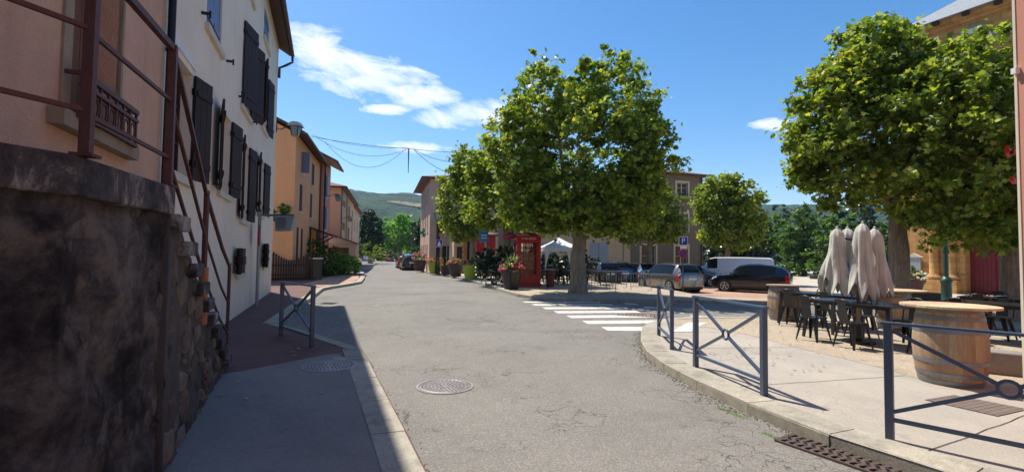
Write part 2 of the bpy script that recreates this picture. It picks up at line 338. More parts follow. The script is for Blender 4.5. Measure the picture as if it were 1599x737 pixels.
# ------------------------------------------------------------------ mesh helpers
class MB:
    def __init__(s): s.v = []; s.f = []
    def add(s, vs, fs):
        o = len(s.v); s.v += [tuple(x) for x in vs]; s.f += [tuple(i + o for i in f) for f in fs]; return s
    def box(s, c, d, rz=0, ry=0, rx=0):
        m = Matrix.Rotation(rz, 3, 'Z') @ Matrix.Rotation(ry, 3, 'Y') @ Matrix.Rotation(rx, 3, 'X')
        vs = [Vector(c) + m @ Vector((x * d[0] / 2, y * d[1] / 2, z * d[2] / 2)) for x in (-1, 1) for y in (-1, 1) for z in (-1, 1)]
        return s.add(vs, [(0, 1, 3, 2), (4, 6, 7, 5), (0, 4, 5, 1), (2, 3, 7, 6), (0, 2, 6, 4), (1, 5, 7, 3)])
    def bar(s, a, b, w, h, up=(0, 0, 1)):       # rectangular bar from a to b, w sideways, h along up
        a = Vector(a); b = Vector(b); d = (b - a).normalized(); up = Vector(up)
        sd_ = d.cross(up)
        if sd_.length < 1e-4: sd_ = d.cross(Vector((1, 0, 0)))
        sd_.normalize(); up = sd_.cross(d).normalized()
        vs = [q + sd_ * x * w / 2 + up * y * h / 2 for q in (a, b) for x, y in ((-1, -1), (1, -1), (1, 1), (-1, 1))]
        return s.add(vs, [(3, 2, 1, 0), (4, 5, 6, 7), (0, 1, 5, 4), (1, 2, 6, 5), (2, 3, 7, 6), (3, 0, 4, 7)])
    def tube(s, pts, r, n=8, cap=True):
        pts = [Vector(p) for p in pts]; rr = r if isinstance(r, (list, tuple)) else [r] * len(pts)
        base = len(s.v); prev = None; vs = []
        for i, p in enumerate(pts):
            d = (pts[min(i + 1, len(pts) - 1)] - pts[max(i - 1, 0)]).normalized()
            if prev is None:
                a = d.orthogonal().normalized()
            else:
                a = prev - d * prev.dot(d)
                a = a.normalized() if a.length > 1e-6 else d.orthogonal().normalized()
            prev = a; b = d.cross(a)
            vs += [p + (a * math.cos(2 * math.pi * k / n) + b * math.sin(2 * math.pi * k / n)) * rr[i] for k in range(n)]
        fs = [(i * n + k, i * n + (k + 1) % n, (i + 1) * n + (k + 1) % n, (i + 1) * n + k) for i in range(len(pts) - 1) for k in range(n)]
        if cap: fs += [tuple(reversed(range(n))), tuple(range((len(pts) - 1) * n, len(pts) * n))]
        return s.add(vs, fs)
    def lathe(s, prof, c=(0, 0, 0), n=24, capb=True, capt=True):
        vs = [(c[0] + r * math.cos(2 * math.pi * k / n), c[1] + r * math.sin(2 * math.pi * k / n), c[2] + z) for r, z in prof for k in range(n)]
        fs = [(i * n + k, i * n + (k + 1) % n, (i + 1) * n + (k + 1) % n, (i + 1) * n + k) for i in range(len(prof) - 1) for k in range(n)]
        if capb: fs.append(tuple(reversed(range(n))))
        if capt: fs.append(tuple(range((len(prof) - 1) * n, len(prof) * n)))
        return s.add(vs, fs)
    def prism(s, poly, z0, z1):
        n = len(poly); vs = [(x, y, z0) for x, y in poly] + [(x, y, z1) for x, y in poly]
        ar = sum(poly[i][0] * poly[(i + 1) % n][1] - poly[(i + 1) % n][0] * poly[i][1] for i in range(n))
        fs = [tuple(reversed(range(n))), tuple(range(n, 2 * n))] + [(i, (i + 1) % n, n + (i + 1) % n, n + i) for i in range(n)]
        if ar < 0: fs = [tuple(reversed(f)) for f in fs]
        return s.add(vs, fs)
    def quad(s, a, b, c, d): return s.add([a, b, c, d], [(0, 1, 2, 3)])
    def extr(s, prof, O, A, B, D, L):     # profile in plane (A,B) at O pushed L along D
        O, A, B, D = (Vector(q) for q in (O, A, B, D)); n = len(prof)
        vs = [O + A * x + B * y for x, y in prof] + [O + A * x + B * y + D * L for x, y in prof]
        return s.add(vs, [tuple(range(n)), tuple(reversed(range(n, 2 * n)))] + [((i + 1) % n, i, n + i, n + (i + 1) % n) for i in range(n)])
    def build(s, name, mat, parent=None, smooth=False, local=False, fix=True, bevel=0):
        me = bpy.data.meshes.new(name)
        off = Vector((0, 0, 0))
        if parent is not None and not local:
            q = parent
            while q is not None: off += q.location; q = q.parent
        me.from_pydata([tuple(Vector(x) - off) for x in s.v], [], s.f)
        if fix:
            bm = bmesh.new(); bm.from_mesh(me); bmesh.ops.recalc_face_normals(bm, faces=bm.faces); bm.to_mesh(me); bm.free()
        me.materials.append(MT[mat] if isinstance(mat, str) else mat)
        if smooth:
            me.polygons.foreach_set('use_smooth', [True] * len(me.polygons))
            if smooth != 'all':
                try: me.set_sharp_from_angle(angle=R(40))
                except Exception: pass
        o = bpy.data.objects.new(name, me); C.objects.link(o)
        if bevel:
            b = o.modifiers.new('bevel', 'BEVEL'); b.width = bevel; b.segments = 2; b.limit_method = 'ANGLE'
        if parent is not None: o.parent = parent
        return o
def tag(o, label=None, cat=None, group=None, kind=None):
    if label: o['label'] = label
    if cat: o['category'] = cat
    if group: o['group'] = group
    if kind: o['kind'] = kind
    return o
def thing(name, label, cat, loc=(0, 0, 0), rz=0, group=None):
    o = bpy.data.objects.new(name, None); C.objects.link(o); o.location = loc; o.rotation_euler = (0, 0, rz); o.empty_display_size = .2
    return tag(o, label, cat, group)
def struct(name):
    o = bpy.data.objects.new(name, None); C.objects.link(o); return tag(o, kind='structure')
def kids(o): return [c for c in bpy.data.objects if c.parent == o]
KID = {}
def copy_tree(o, loc=None, rz=None, label=None, parent=None):
    if o not in KID:
        KID[o] = kids(o)
    c = o.copy(); C.objects.link(c)
    if parent is not None: c.parent = parent
    if loc is not None: c.location = loc
    if rz is not None: c.rotation_euler = (0, 0, rz)
    if label: c['label'] = label
    for ch in list(KID[o]): copy_tree(ch, parent=c)
    return c
def sm(t): t = max(0, min(1, t)); return t * t * (3 - 2 * t)
def G(x, y): return -.2 * sm((y - 15) / 9) * sm((x - 4) / 5)
def near_inst(name, mesh, mat_, parent, loc, rot=(0, 0, 0), scl=(1, 1, 1)):
    o = bpy.data.objects.new(name, mesh); C.objects.link(o); o.parent = parent; o.location = loc; o.rotation_euler = rot; o.scale = scl; return o

# ------------------------------------------------------------------ ground
def sheet(name, poly, dz, mat, parent=None, z0=None, res=2.0):
    bm = bmesh.new(); f = bm.faces.new([bm.verts.new((x, y, 0)) for x, y in poly]); 
    bmesh.ops.triangulate(bm, faces=[f])
    if z0 is None:
        xs = [p[0] for p in poly]; ys = [p[1] for p in poly]
        for ax, lo, hi in ((0, max(min(xs), 4), min(max(xs), 9.01)), (1, max(min(ys), 15), min(max(ys), 24.01))):
            x = math.ceil(lo / .5) * .5
            while x < hi:
                co = (x, 0, 0) if ax == 0 else (0, x, 0); no = (1, 0, 0) if ax == 0 else (0, 1, 0)
                bmesh.ops.bisect_plane(bm, geom=bm.verts[:] + bm.edges[:] + bm.faces[:], plane_co=co, plane_no=no); x += .5
    for v_ in bm.verts: v_.co.z = (G(v_.co.x, v_.co.y) if z0 is None else z0) + dz
    bmesh.ops.recalc_face_normals(bm, faces=bm.faces)
    if sum(f.normal.z for f in bm.faces) < 0: bmesh.ops.reverse_faces(bm, faces=bm.faces)
    me = bpy.data.meshes.new(name); bm.to_mesh(me); bm.free(); me.materials.append(MT[mat])
    o = bpy.data.objects.new(name, me); C.objects.link(o)
    if parent is not None: o.parent = parent
    else: tag(o, kind='structure')
    return o
def spline(pts, step=1.0, smooth=True):
    pts = [Vector((p[0], p[1], 0)) for p in pts]; out = []
    if smooth:
        q = [pts[0] * 2 - pts[1]] + pts + [pts[-1] * 2 - pts[-2]]; dense = []
        for i in range(1, len(q) - 2):
            for k in range(24):
                t = k / 24; a, b, c, d = q[i-1:i+3]
                dense.append(.5 * ((2*b) + (c-a)*t + (2*a-5*b+4*c-d)*t*t + (3*b-a-3*c+d)*t**3))
        dense.append(pts[-1])
    else: dense = pts
    out = [dense[0]]; acc = 0
    for a, b in zip(dense, dense[1:]):
        seg = (b - a).length
        while acc + seg >= step:
            t = (step - acc) / seg; a = a.lerp(b, t); out.append(a); seg = (b - a).length; acc = 0
        acc += seg
    if (out[-1] - dense[-1]).length > .3: out.append(dense[-1])
    return [(p.x, p.y) for p in out]
# kerb lines, measured in metres on the ground
KL = spline([(-.15, 2.45), (-.68, 3.77), (-1.05, 4.68), (-1.56, 5.91), (-2.03, 7.08), (-2.43, 8.0)], 1.0, False)
KL2 = [(-2.43, 8.0), (-3.12, 8.74), (-3.82, 9.49), (-4.48, 10.1), (-5.1, 10.7)]
KL3 = spline([(-5.1, 10.7), (-8.33, 21.67)], 1.0, False) + [(-8.4, 23), (-8.3, 25.2), (-8.35, 27.2)] + spline([(-9.0, 30), (-12.56, 41.47), (-18.66, 58.5), (-29.35, 93.5), (-42, 150)], 2.0)[1:]
KR = spline([(4.4, 2.0), (3.55, 3.1), (3.03, 3.88), (2.72, 4.65), (2.50, 5.45), (2.30, 6.5), (2.22, 7.5), (2.30, 8.5), (2.60, 9.8), (3.05, 11.2), (3.75, 12.3), (4.6, 12.85), (6.5, 13.1), (9, 13.4), (13, 14.8), (20, 17.5)], .95)
KF = spline([(11, 18.9), (8, 18.4), (4.78, 18.0), (2.6, 17.9), (1.23, 18.3), (.35, 19.6), (-.2, 21.5), (-2.01, 28.6), (-4.85, 37.44), (-8.73, 47.0), (-13.6, 66), (-19.01, 86.7), (-36, 145)], 1.3)

gnd = MB()
gnd.add([(-6000, -6000, -.6), (6000, -6000, -.6), (6000, 6000, -.6), (-6000, 6000, -.6)], [(0, 1, 2, 3)])
tag(gnd.build('ground', plain('dry grass land', '#5f6a40', 1, .3, .05, 0)), kind='structure')
sheet('road', [(-70, -14), (75, -14), (75, 160), (-70, 160)], 0, 'road', res=1.5)
left_poly = [(-30, -8), (-.1 + 1.2, -1.5)] + [(x, y) for x, y in KL[:-1]] + KL2[:-1] + KL3 + [(-70, 150), (-70, -8)]
sheet('pavement', left_poly, .115, 'asphalt_red')
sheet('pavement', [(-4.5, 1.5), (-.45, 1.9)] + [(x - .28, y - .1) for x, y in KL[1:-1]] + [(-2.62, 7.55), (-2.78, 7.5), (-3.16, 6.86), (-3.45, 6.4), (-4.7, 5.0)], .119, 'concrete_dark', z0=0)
right_poly = KR + [(34, 24), (60, 24), (60, -8), (4.4, -8)]
sheet('pavement', right_poly, .115, 'concrete', z0=0)
sheet('terrace_paving', [(3.4, 11.4), (4.2, 12.45), (6.5, 12.75), (13, 14.4), (20, 17.1), (33, 22), (30, 5.4), (8, 5.3), (5.33, 6.3), (5.36, 6.95), (5.18, 7.9), (4.97, 8.7), (4.87, 9.74), (4.5, 10.8), (4.1, 11.15)], .119, 'gravelly', z0=0)
far_poly = KF + [(-30, 150), (30, 150), (9.6, 44), (8.6, 30), (9, 22), (12, 20)]
sheet('pavement', far_poly, .115, 'gravelly')
sheet('parking_surface', [(4.9, 17.6), (11, 18.4), (24, 21.5), (36, 27), (60, 40), (60, 70), (9.5, 70), (9.4, 44), (8.4, 30), (8.8, 22), (11.5, 19.6), (9, 18.8)], .004, 'park_red')
sheet('plaza', [(20, 17.4), (26, 19), (33, 22), (60, 36), (60, 75), (21, 75), (18.5, 33), (17.5, 24)], .009, 'plaza')

def kerb(pts, name, side, w=.3, low=None, top=.12, nmax=None):
    """stones laid end to end with open joints; side=+1 puts their width to the left of the run"""
    K = struct(name)
    for i, (a, b) in enumerate(zip(pts, pts[1:])):
        a = Vector((*a, 0)); b = Vector((*b, 0)); d = (b - a).normalized(); n = Vector((-d.y, d.x, 0)) * side
        t = top if low is None or not low(a, b) else .05
        a2 = a + d * .006; b2 = b - d * .006; m = MB(); j = random.uniform(-.004, .004)
        prof = [(0 + j, -.12), (0 + j, t - .02), (.018 + j, t + .001), (w, t + .004), (w, -.12)]
        vs = []
        # mitre the ends by following neighbouring directions
        def nn(k, p):
            q = Vector((*pts[max(0, k - 1)], 0)); r = Vector((*pts[min(len(pts) - 1, k + 1)], 0)); e = (r - q).normalized(); return Vector((-e.y, e.x, 0)) * side
        for p, nv in ((a2, nn(i, a)), (b2, nn(i + 1, b))):
            for x, z in prof:
                q = p + nv * x; vs.append((q.x, q.y, G(q.x, q.y) + z + (0 if z < 0 else random.uniform(-.002, .002))))
        m.add(vs, [(0, 1, 2, 3, 4), (9, 8, 7, 6, 5)] + [(k, (k + 1) % 5, 5 + (k + 1) % 5, 5 + k) for k in range(5)])
        m.build('kerb_stone', 'kerb', K)
    return K
kerb(KL, 'kerb', 1); kerb(KL2, 'kerb', 1, .22, top=.122); kerb(KL3[:52], 'kerb', 1, .3)
kerb(KR[:34], 'kerb', -1, .34, low=lambda a, b: 10.2 < a.y < 12.2)
kerb(KF[:70], 'kerb', -1, .25, top=.121)

# crosswalk, give way dashes
def strip(name, quad_, dz=.006): return sheet(name, quad_, dz, 'paint_white')
cw = [[(3.42, 11.72), (3.16, 11.05), (2.18, 11.0), (2.13, 11.58)],
      [(3.98, 12.98), (3.88, 12.4), (1.9, 12.05), (1.83, 12.65)],
      [(4.0, 14.15), (3.96, 13.55), (1.62, 13.15), (1.55, 13.72)],
      [(3.9, 15.2), (3.9, 14.65), (1.36, 14.22), (1.28, 14.8)],
      [(3.75, 16.2), (3.8, 15.7), (1.08, 15.28), (1.0, 15.85)],
      [(3.5, 17.15), (3.55, 16.7), (.78, 16.35), (.7, 16.9)],
      [(3.2, 18.0), (3.25, 17.6), (.5, 17.4), (.4, 17.85)]]
for i, q in enumerate(cw): strip('crosswalk_stripe', q)
for c in ((4.27, 17.45), (4.62, 16.25), (5.0, 14.95), (5.35, 13.9)):
    strip('give_way_mark', [(c[0] - .24, c[1] - .2), (c[0] + .2, c[1] - .34), (c[0] + .26, c[1] + .1), (c[0] - .18, c[1] + .26)])
strip('tactile_strip', [(3.35, 10.2), (3.75, 10.2), (4.15, 10.9), (4.72, 11.72), (4.22, 11.7)], .124)
sheet('pavement_patch', [(2.86, 13.6), (4.4, 13.4), (4.5, 14.3), (3.5, 14.6)], .0045, 'asphalt_red')

# ------------------------------------------------------------------ buildings
class House:
    """A frame on the ground: u along the facade, n inward, z up"""
    def __init__(s, name, label, cat, O, ang, group=None):
        # ang: direction of the facade run, radians left of north (+Y)
        s.O = Vector((O[0], O[1], 0)); s.U = Vector((-math.sin(ang), math.cos(ang), 0)); s.t = thing(name, label, cat, s.O, group=group)
    def setn(s, side): s.N = Vector((-s.U.y, s.U.x, 0)) * side; return s      # side +1: inward is left of the run
    def P(s, u, n, z): return s.O + s.U * u + s.N * n + Vector((0, 0, z))
    def bx(s, m, u0, u1, n0, n1, z0, z1):
        vs = [s.P(a, b, c) for a in (u0, u1) for b in (n0, n1) for c in (z0, z1)]
        return m.add(vs, [(0, 1, 3, 2), (4, 6, 7, 5), (0, 4, 5, 1), (2, 3, 7, 6), (0, 2, 6, 4), (1, 5, 7, 3)])
    def wall(s, w, z0, z1, ops, mat, d=.28, u0=0, n0=0, name='wall'):
        m = MB(); us = sorted({u0, w} | {o[0] for o in ops} | {o[1] for o in ops}); zs = sorted({z0, z1} | {o[2] for o in ops} | {o[3] for o in ops})
        for a, b in zip(us, us[1:]):
            for c, e in zip(zs, zs[1:]):
                mu, mz = (a + b) / 2, (c + e) / 2
                if any(o[0] < mu < o[1] and o[2] < mz < o[3] for o in ops): continue
                m.quad(s.P(a, n0, c), s.P(b, n0, c), s.P(b, n0, e), s.P(a, n0, e))
        for a, b, c, e in [o[:4] for o in ops]:
            for q in (((a, c), (b, c)), ((b, c), (b, e)), ((b, e), (a, e)), ((a, e), (a, c))):
                (p1, q1), (p2, q2) = q; m.quad(s.P(p1, n0, q1), s.P(p2, n0, q2), s.P(p2, n0 + d, q2), s.P(p1, n0 + d, q1))
        m.quad(s.P(u0, n0, z0), s.P(u0, n0, z1), s.P(u0, n0 + d, z1), s.P(u0, n0 + d, z0)); m.quad(s.P(w, n0, z0), s.P(w, n0, z1), s.P(w, n0 + d, z1), s.P(w, n0 + d, z0))
        m.quad(s.P(u0, n0, z1), s.P(w, n0, z1), s.P(w, n0 + d, z1), s.P(u0, n0 + d, z1))
        return m.build(name, mat, s.t, fix=False)
    def body(s, w, D, z0, z1, mat, rise=0, n0=.28, u0=0, name='wall'):
        m = MB(); pr = [(n0, z0), (n0, z1), (D, z1), (D, z0)] if not rise else [(n0, z0), (n0, z1 + rise * n0 / (D / 2)), (D / 2, z1 + rise), (D, z1), (D, z0)]
        vs = [s.P(u0, n, z) for n, z in pr] + [s.P(w, n, z) for n, z in pr]; k = len(pr)
        m.add(vs, [tuple(range(k)), tuple(reversed(range(k, 2 * k)))] + [((i + 1) % k, i, k + i, k + (i + 1) % k) for i in range(k)])
        return m.build(name, mat, s.t)
    def gable(s, w, D, z, rise, o, og, mat, th=.16, u0=0, soffit='soffit', gutter=True):
        sl = rise / (D / 2); m = MB(); e0 = z - sl * o
        pr = [(-o, e0), (D / 2, z + rise), (D + o, e0), (D + o, e0 + th), (D / 2, z + rise + th), (-o, e0 + th)]
        vs = [s.P(u0 - og, n, q) for n, q in pr] + [s.P(w + og, n, q) for n, q in pr]
        m.add(vs, [(0, 1, 4, 5), (1, 2, 3, 4), (6, 11, 10, 7), (7, 10, 9, 8), (3, 4, 10, 9), (4, 5, 11, 10), (0, 5, 11, 6), (2, 3, 9, 8)])
        r = m.build('roof', mat, s.t)
        m = MB(); m.add([s.P(u0 - og + .02, -o + .02, e0 - .012), s.P(w + og - .02, -o + .02, e0 - .012), s.P(w + og - .02, D / 2, z + rise - .012), s.P(u0 - og + .02, D / 2, z + rise - .012),
               s.P(u0 - og + .02, D + o - .02, e0 - .012), s.P(w + og - .02, D + o - .02, e0 - .012)], [(0, 1, 2, 3), (3, 2, 5, 4)])
        m.build('soffit', soffit, r)
        if gutter:
            m = MB(); m.tube([s.P(u0 - og, -o - .06, e0 + .04), s.P(w + og, -o - .06, e0 + .04)], .075, 10); m.build('gutter', 'gutter', r, smooth=True)
        return r
    def hip(s, w, D, z, rise, o, mat, th=.14, u0=0):
        m = MB(); a = [s.P(u0 - o, -o, z), s.P(w + o, -o, z), s.P(w + o, D + o, z), s.P(u0 - o, D + o, z)]; b = [p + Vector((0, 0, th)) for p in a]
        h = min(w - u0, D) / 2
        if (w - u0) >= D: c = [s.P(u0 + h, D / 2, z + rise), s.P(w - h, D / 2, z + rise)]; fs = [(4, 5, 9, 8), (5, 6, 9), (6, 7, 8, 9), (7, 4, 8)]
        else: c = [s.P((u0 + w) / 2, h, z + rise), s.P((u0 + w) / 2, D - h, z + rise)]; fs = [(4, 5, 8), (5, 6, 9, 8), (6, 7, 9), (7, 4, 8, 9)]
        m.add(a + b + c, [(3, 2, 1, 0), (0, 1, 5, 4), (1, 2, 6, 5), (2, 3, 7, 6), (3, 0, 4, 7)] + fs)
        r = m.build('roof', mat, s.t)
        g = MB(); g.tube([s.P(u0 - o - .05, -o - .05, z + .05), s.P(w + o + .05, -o - .05, z + .05)], .07, 8); g.tube([s.P(u0 - o - .05, -o - .05, z + .05), s.P(u0 - o - .05, D + o, z + .05)], .07, 8)
        g.build('gutter', 'gutter', r, smooth=True); return r
    def window(s, a, b, c, e, n0=0, frame='frame_white', depth=.2, bars=1, sill=True, silmat='trim', glass='glass'):
        f = MB(); n = n0 + depth; w = .06
        s.bx(f, a, a + w, n - .05, n, c, e); s.bx(f, b - w, b, n - .05, n, c, e); s.bx(f, a + w, b - w, n - .05, n, c, c + w); s.bx(f, a + w, b - w, n - .05, n, e - w, e)
        mid = (a + b) / 2; s.bx(f, mid - .035, mid + .035, n - .055, n, c + w, e - w)
        for k in range(bars):
            z = c + (e - c) * (k + 1) / (bars + 1); s.bx(f, a + w, mid - .035, n - .045, n, z - .015, z + .015); s.bx(f, mid + .035, b - w, n - .045, n, z - .015, z + .015)
        F = f.build('window', frame, s.t)
        g = MB(); g.quad(s.P(a, n - .012, c), s.P(b, n - .012, c), s.P(b, n - .012, e), s.P(a, n - .012, e)); g.build('pane', glass, F)
        if sill:
            k = MB(); s.bx(k, a - .1, b + .1, n0 - .07, n0 + .1, c - .1, c + .012); k.build('sill', silmat, F)
        return F
    def leaf(s, hinge, w, z0, z1, ang, mat, n0=0, th=.04, closed=False, side=1, battens=True, planks=3):
        """one shutter leaf hinged at u=hinge. side +1: leaf runs to +u when closed. ang: 0 closed, 180 flat on wall"""
        a = R(ang); du = math.cos(a) * side; dn = -math.sin(a); D = s.U * du + s.N * dn; nrm = Vector((-D.y, D.x, 0)); h = s.P(hinge, n0 - .03, 0)
        m = MB(); pw = w / planks
        for k in range(planks):
            p = h + D * (pw * k + .004); q = h + D * (pw * (k + 1) - .004)
            m.bar((p.x, p.y, (z0 + z1) / 2), (q.x, q.y, (z0 + z1) / 2), th, z1 - z0)
        o = m.build('shutter', mat, s.t)
        if battens:
            m = MB()
            for z in (z0 + .25, z1 - .25):
                m = MB()
                for sg in (-1, 1):
                    p = h + D * .03 + nrm * sg * (th / 2 + .011); q = h + D * (w - .03) + nrm * sg * (th / 2 + .011); m.bar((p.x, p.y, z), (q.x, q.y, z), .024, .09)
                m.bar((p.x, p.y, z), tuple((h + D * .05 - nrm * (th / 2 + .011)) + Vector((0, 0, z))), .02, .02)
                m.build('batten', mat, o)
                m = MB(); m.box((h.x, h.y, z), (.05, .05, .1)); m.build('hinge', 'iron', o)
        return o
    def pipe(s, u, n, z0, z1, mat='gutter', r=.05):
        m = MB(); m.tube([s.P(u, n, z1), s.P(u, n, z0)], r, 10); o = m.build('downpipe', mat, s.t, smooth=True)
        m = MB()
        z = z0 + 1
        while z < z1: m.lathe([(r + .012, -.02), (r + .012, .02)], (s.P(u, n, z)), 10); z += 2
        m.build('clamp', mat, o)
        return o

AW = R(20.9)
FW = Vector((-6.7, 12.0, 0)); DWv = Vector((-math.sin(AW), math.cos(AW), 0))
def sW(x): return x + 6.4     # distance from the white house's near corner
OW = FW + DWv * -6.4
h = House('white_house', 'three storey cream white house with dark brown shutters, first on the left', 'house', OW, AW).setn(1)
Lw = 14.1
ops = [(sW(-6.12), sW(-4.95), 2.72, 4.35), (sW(-2.85), sW(-1.75), 2.83, 4.45), (sW(-.15), sW(.85), 2.45, 4.42), (sW(2.95), sW(4.2), 2.85, 4.6),
       (sW(-4.25), sW(-3.05), 5.45, 7.2), (sW(-.6), sW(.75), 5.15, 7.2), (sW(3.15), sW(4.5), 5.6, 7.5),
       (sW(-4.2), sW(-3.1), 8.2, 9.3), (sW(-.4), sW(.7), 8.2, 9.3), (sW(3.0), sW(4.4), 8.35, 9.35),
       (sW(-.5), sW(.6), 1.12, 1.75), (sW(4.7), sW(6.1), 1.15, 1.95)]
h.wall(Lw, 0, 9.95, ops, 'render_white')
h.body(Lw, 9, 0, 9.95, 'render_white', 2.6)
for i, o in enumerate(ops): h.window(*o[:4], frame='wood_dark' if i == 0 else 'frame_white', bars=2)
h.gable(Lw, 9, 9.95, 2.6, .43, .35, 'tiles_dark')
# ground floor shutters standing open
for hu, w, z0, z1, an, sd_ in ((-2.85, .66, 2.85, 4.45, 168, 1), (-1.75, .62, 2.85, 4.45, 171, -1), (-.15, .60, 2.47, 4.42, 170, 1), (.85, .60, 2.47, 4.42, 172, -1), (2.95, .66, 2.87, 4.6, 171, 1), (4.2, .68, 2.87, 4.6, 172, -1),
                            (-4.95, .5, 2.75, 4.35, 165, -1), (3.15, .62, 5.62, 7.5, 164, 1), (4.5, .68, 5.62, 7.5, 171, -1)):
    h.leaf(sW(hu), w, z0, z1, an, 'shutter_brown', side=sd_)
h.leaf(sW(-.6), .78, 5.18, 7.2, 14, 'shutter_brown', planks=4); h.leaf(sW(.75), .7, 5.18, 7.2, 163, 'shutter_brown', side=-1)
for hu, z0, z1, b in ((-4.25, 5.47, 7.2, -3.05), (-4.2, 8.22, 9.3, -3.1), (-.4, 8.22, 9.3, .7), (3.0, 8.37, 9.35, 4.4)):
    mt = 'shutter_blue' if z0 != 5.62 else 'shutter_brown'; mid = (hu + b) / 2
    h.leaf(sW(hu), mid - hu - .005, z0, z1, 0, mt, n0=.08); h.leaf(sW(b), b - mid - .005, z0, z1, 0, mt, n0=.08, side=-1)
for hu, z0, z1, b in ((-.5, 1.14, 1.75, .6), (4.7, 1.17, 1.95, 6.1)):
    h.leaf(sW(hu), (b - hu) / 2, z0, z1, 165, 'shutter_brown', planks=2); h.leaf(sW(b), (b - hu) / 2, z0, z1, 0, 'shutter_brown', side=-1, planks=2)
m = MB(); h.bx(m, sW(-6.22), sW(-6.12), -.02, .1, 2.72, 4.45); h.bx(m, sW(-6.22), sW(-4.85), -.02, .1, 4.45, 4.57); m.build('window_surround', 'frame_white', h.t)
h.pipe(sW(-6.36), -.07, 1.2, 9.8, 'iron', .045)
m = MB(); pts = [h.P(Lw + .3, -.49, 9.75), h.P(Lw + .3, -.49, 9.45), h.P(Lw - .1, -.3, 9.15), h.P(Lw - .12, -.06, 9.0), h.P(Lw - .12, -.06, 8.6)]
m.tube(pts, .05, 8); m.build('downpipe', 'gutter', h.t, smooth=True)
m = MB()
for uu, z in ((-4.6, 5.5), (-2.5, 5.5), (-.95, 5.25), (1.2, 5.2), (2.7, 2.9), (4.9, 2.9), (-3.3, 2.9), (-1.1, 2.9)): h.bx(m, sW(uu) - .02, sW(uu) + .02, -.12, 0, z - .02, z + .02); h.bx(m, sW(uu) - .01, sW(uu) + .01, -.14, -.11, z - .07, z + .05)
m.build('shutter_catch', 'iron', h.t)

# salmon house above the steps
hp = House('salmon_house', 'salmon pink roughcast house behind the stone steps on the left edge', 'house', FW + DWv * -16.5, AW).setn(1)
def sP(x): return x + 16.5
ops = [(sP(-8.7), sP(-7.72), 2.75, 5.1), (sP(-12.2), sP(-11.1), 2.75, 5.1), (sP(-8.7), sP(-7.72), 6.4, 8.3)]
hp.wall(sP(-6.42), 0, 9.93, ops, 'render_pink'); hp.body(sP(-6.42), 9, 0, 9.93, 'render_pink', 2.6)
hp.gable(sP(-6.42) - .36, 9, 9.95, 2.6, .43, 0, 'tiles_dark', u0=0)
for o in ops:
    a, b, c, e = o
    m = MB(); hp.bx(m, a - .14, a, -.02, .02, c - .02, e); hp.bx(m, b, b + .05, -.02, .02, c - .02, e); hp.bx(m, a - .14, b + .05, -.02, .02, e, e + .14); m.build('window_surround', 'trim_old' , hp.t)
    m = MB(); hp.bx(m, a - .3, b + .3, -.11, .05, c - .15, c - .021); m.build('sill', 'trim_old', hp.t)
    d_ = MB()
    for k in range(3):
        u0_, u1_ = a + (b - a) * k / 3 + .006, a + (b - a) * (k + 1) / 3 - .006
        hp.bx(d_, u0_, u1_, .19, .23, c, e)
    D_ = d_.build('window', 'wood_brown', hp.t)
    m = MB()
    for k in range(18): z = c + .9 + k * .075; hp.bx(m, a + .04, a + (b - a) / 3 - .04, .16, .19, z, z + .045)
    m.build('louvre', 'wood_brown', D_)
# rusty window guard
a, b, c, e = ops[0]
G_ = MB(); zt = 3.06; zb = 2.70; nn = -.12
for z, hh in ((zt, .045), (zt - .09, .03), (zb + .02, .03)): hp.bx(G_, a - .12, b + .12, nn - .03, nn + .01, z - hh / 2, z + hh / 2)
for k in range(8):
    u_ = a - .1 + (b - a + .2) * k / 7; hp.bx(G_, u_ - .012, u_ + .012, nn - .02, nn, zb, zt)
gd = thing('window_guard', 'rusty wrought iron guard across the brown window of the salmon house', 'window guard', hp.P(a, nn, zb))
G_.build('bar', 'rust', gd)
G_ = MB()
for k in range(7):
    u_ = a - .1 + (b - a + .2) * (k + .5) / 7; pts = [hp.P(u_ + .055 * math.cos(t), nn - .01, zb + .15 + .08 * math.sin(t)) for t in np.linspace(0, 2 * math.pi, 13)]
    G_.tube(pts, .009, 5)
G_.build('scroll', 'rust', gd)
for q in (a - .1, b + .1):
    for z in (zb + .03, zt): G_ = MB(); hp.bx(G_, q - .015, q + .015, nn - .01, .0, z - .015, z + .015); G_.build('bracket', 'rust', gd)

# ------------------------------------------------------------------ stone steps and landing
st = thing('stone_staircase', 'blackened stone outside stair with landing climbing to the salmon house', 'staircase', (-2.29, 3.3, 0))
Cn = Vector((-2.29, 3.3, 0)); ds = Vector((-.41, .912, 0)).normalized(); dn = Vector((-ds.y, ds.x, 0))   # dn points to the facade
def fac(p, off=.02):
    """distance from p along dn to the facade line"""
    nW = Vector((-DWv.y, DWv.x, 0)); return ((FW - p).dot(nW)) / dn.dot(nW) - off
land = [(-2.29, 3.3), (-1.985, 2.2), (-2.08, 1.95), (-2.3, 1.72), (-2.72, 1.62)]
fpt = Cn + dn * fac(Cn)
lp = land + [(fpt.x, fpt.y)]
def inset(poly, d):
    c = Vector((sum(p[0] for p in poly) / len(poly), sum(p[1] for p in poly) / len(poly))); return [tuple(Vector(p) + (c - Vector(p)).normalized() * d) for p in poly]
m = MB(); m.prism(lp, 1.9, 2.085); m.build('landing_slab', 'slab', st, bevel=.012)
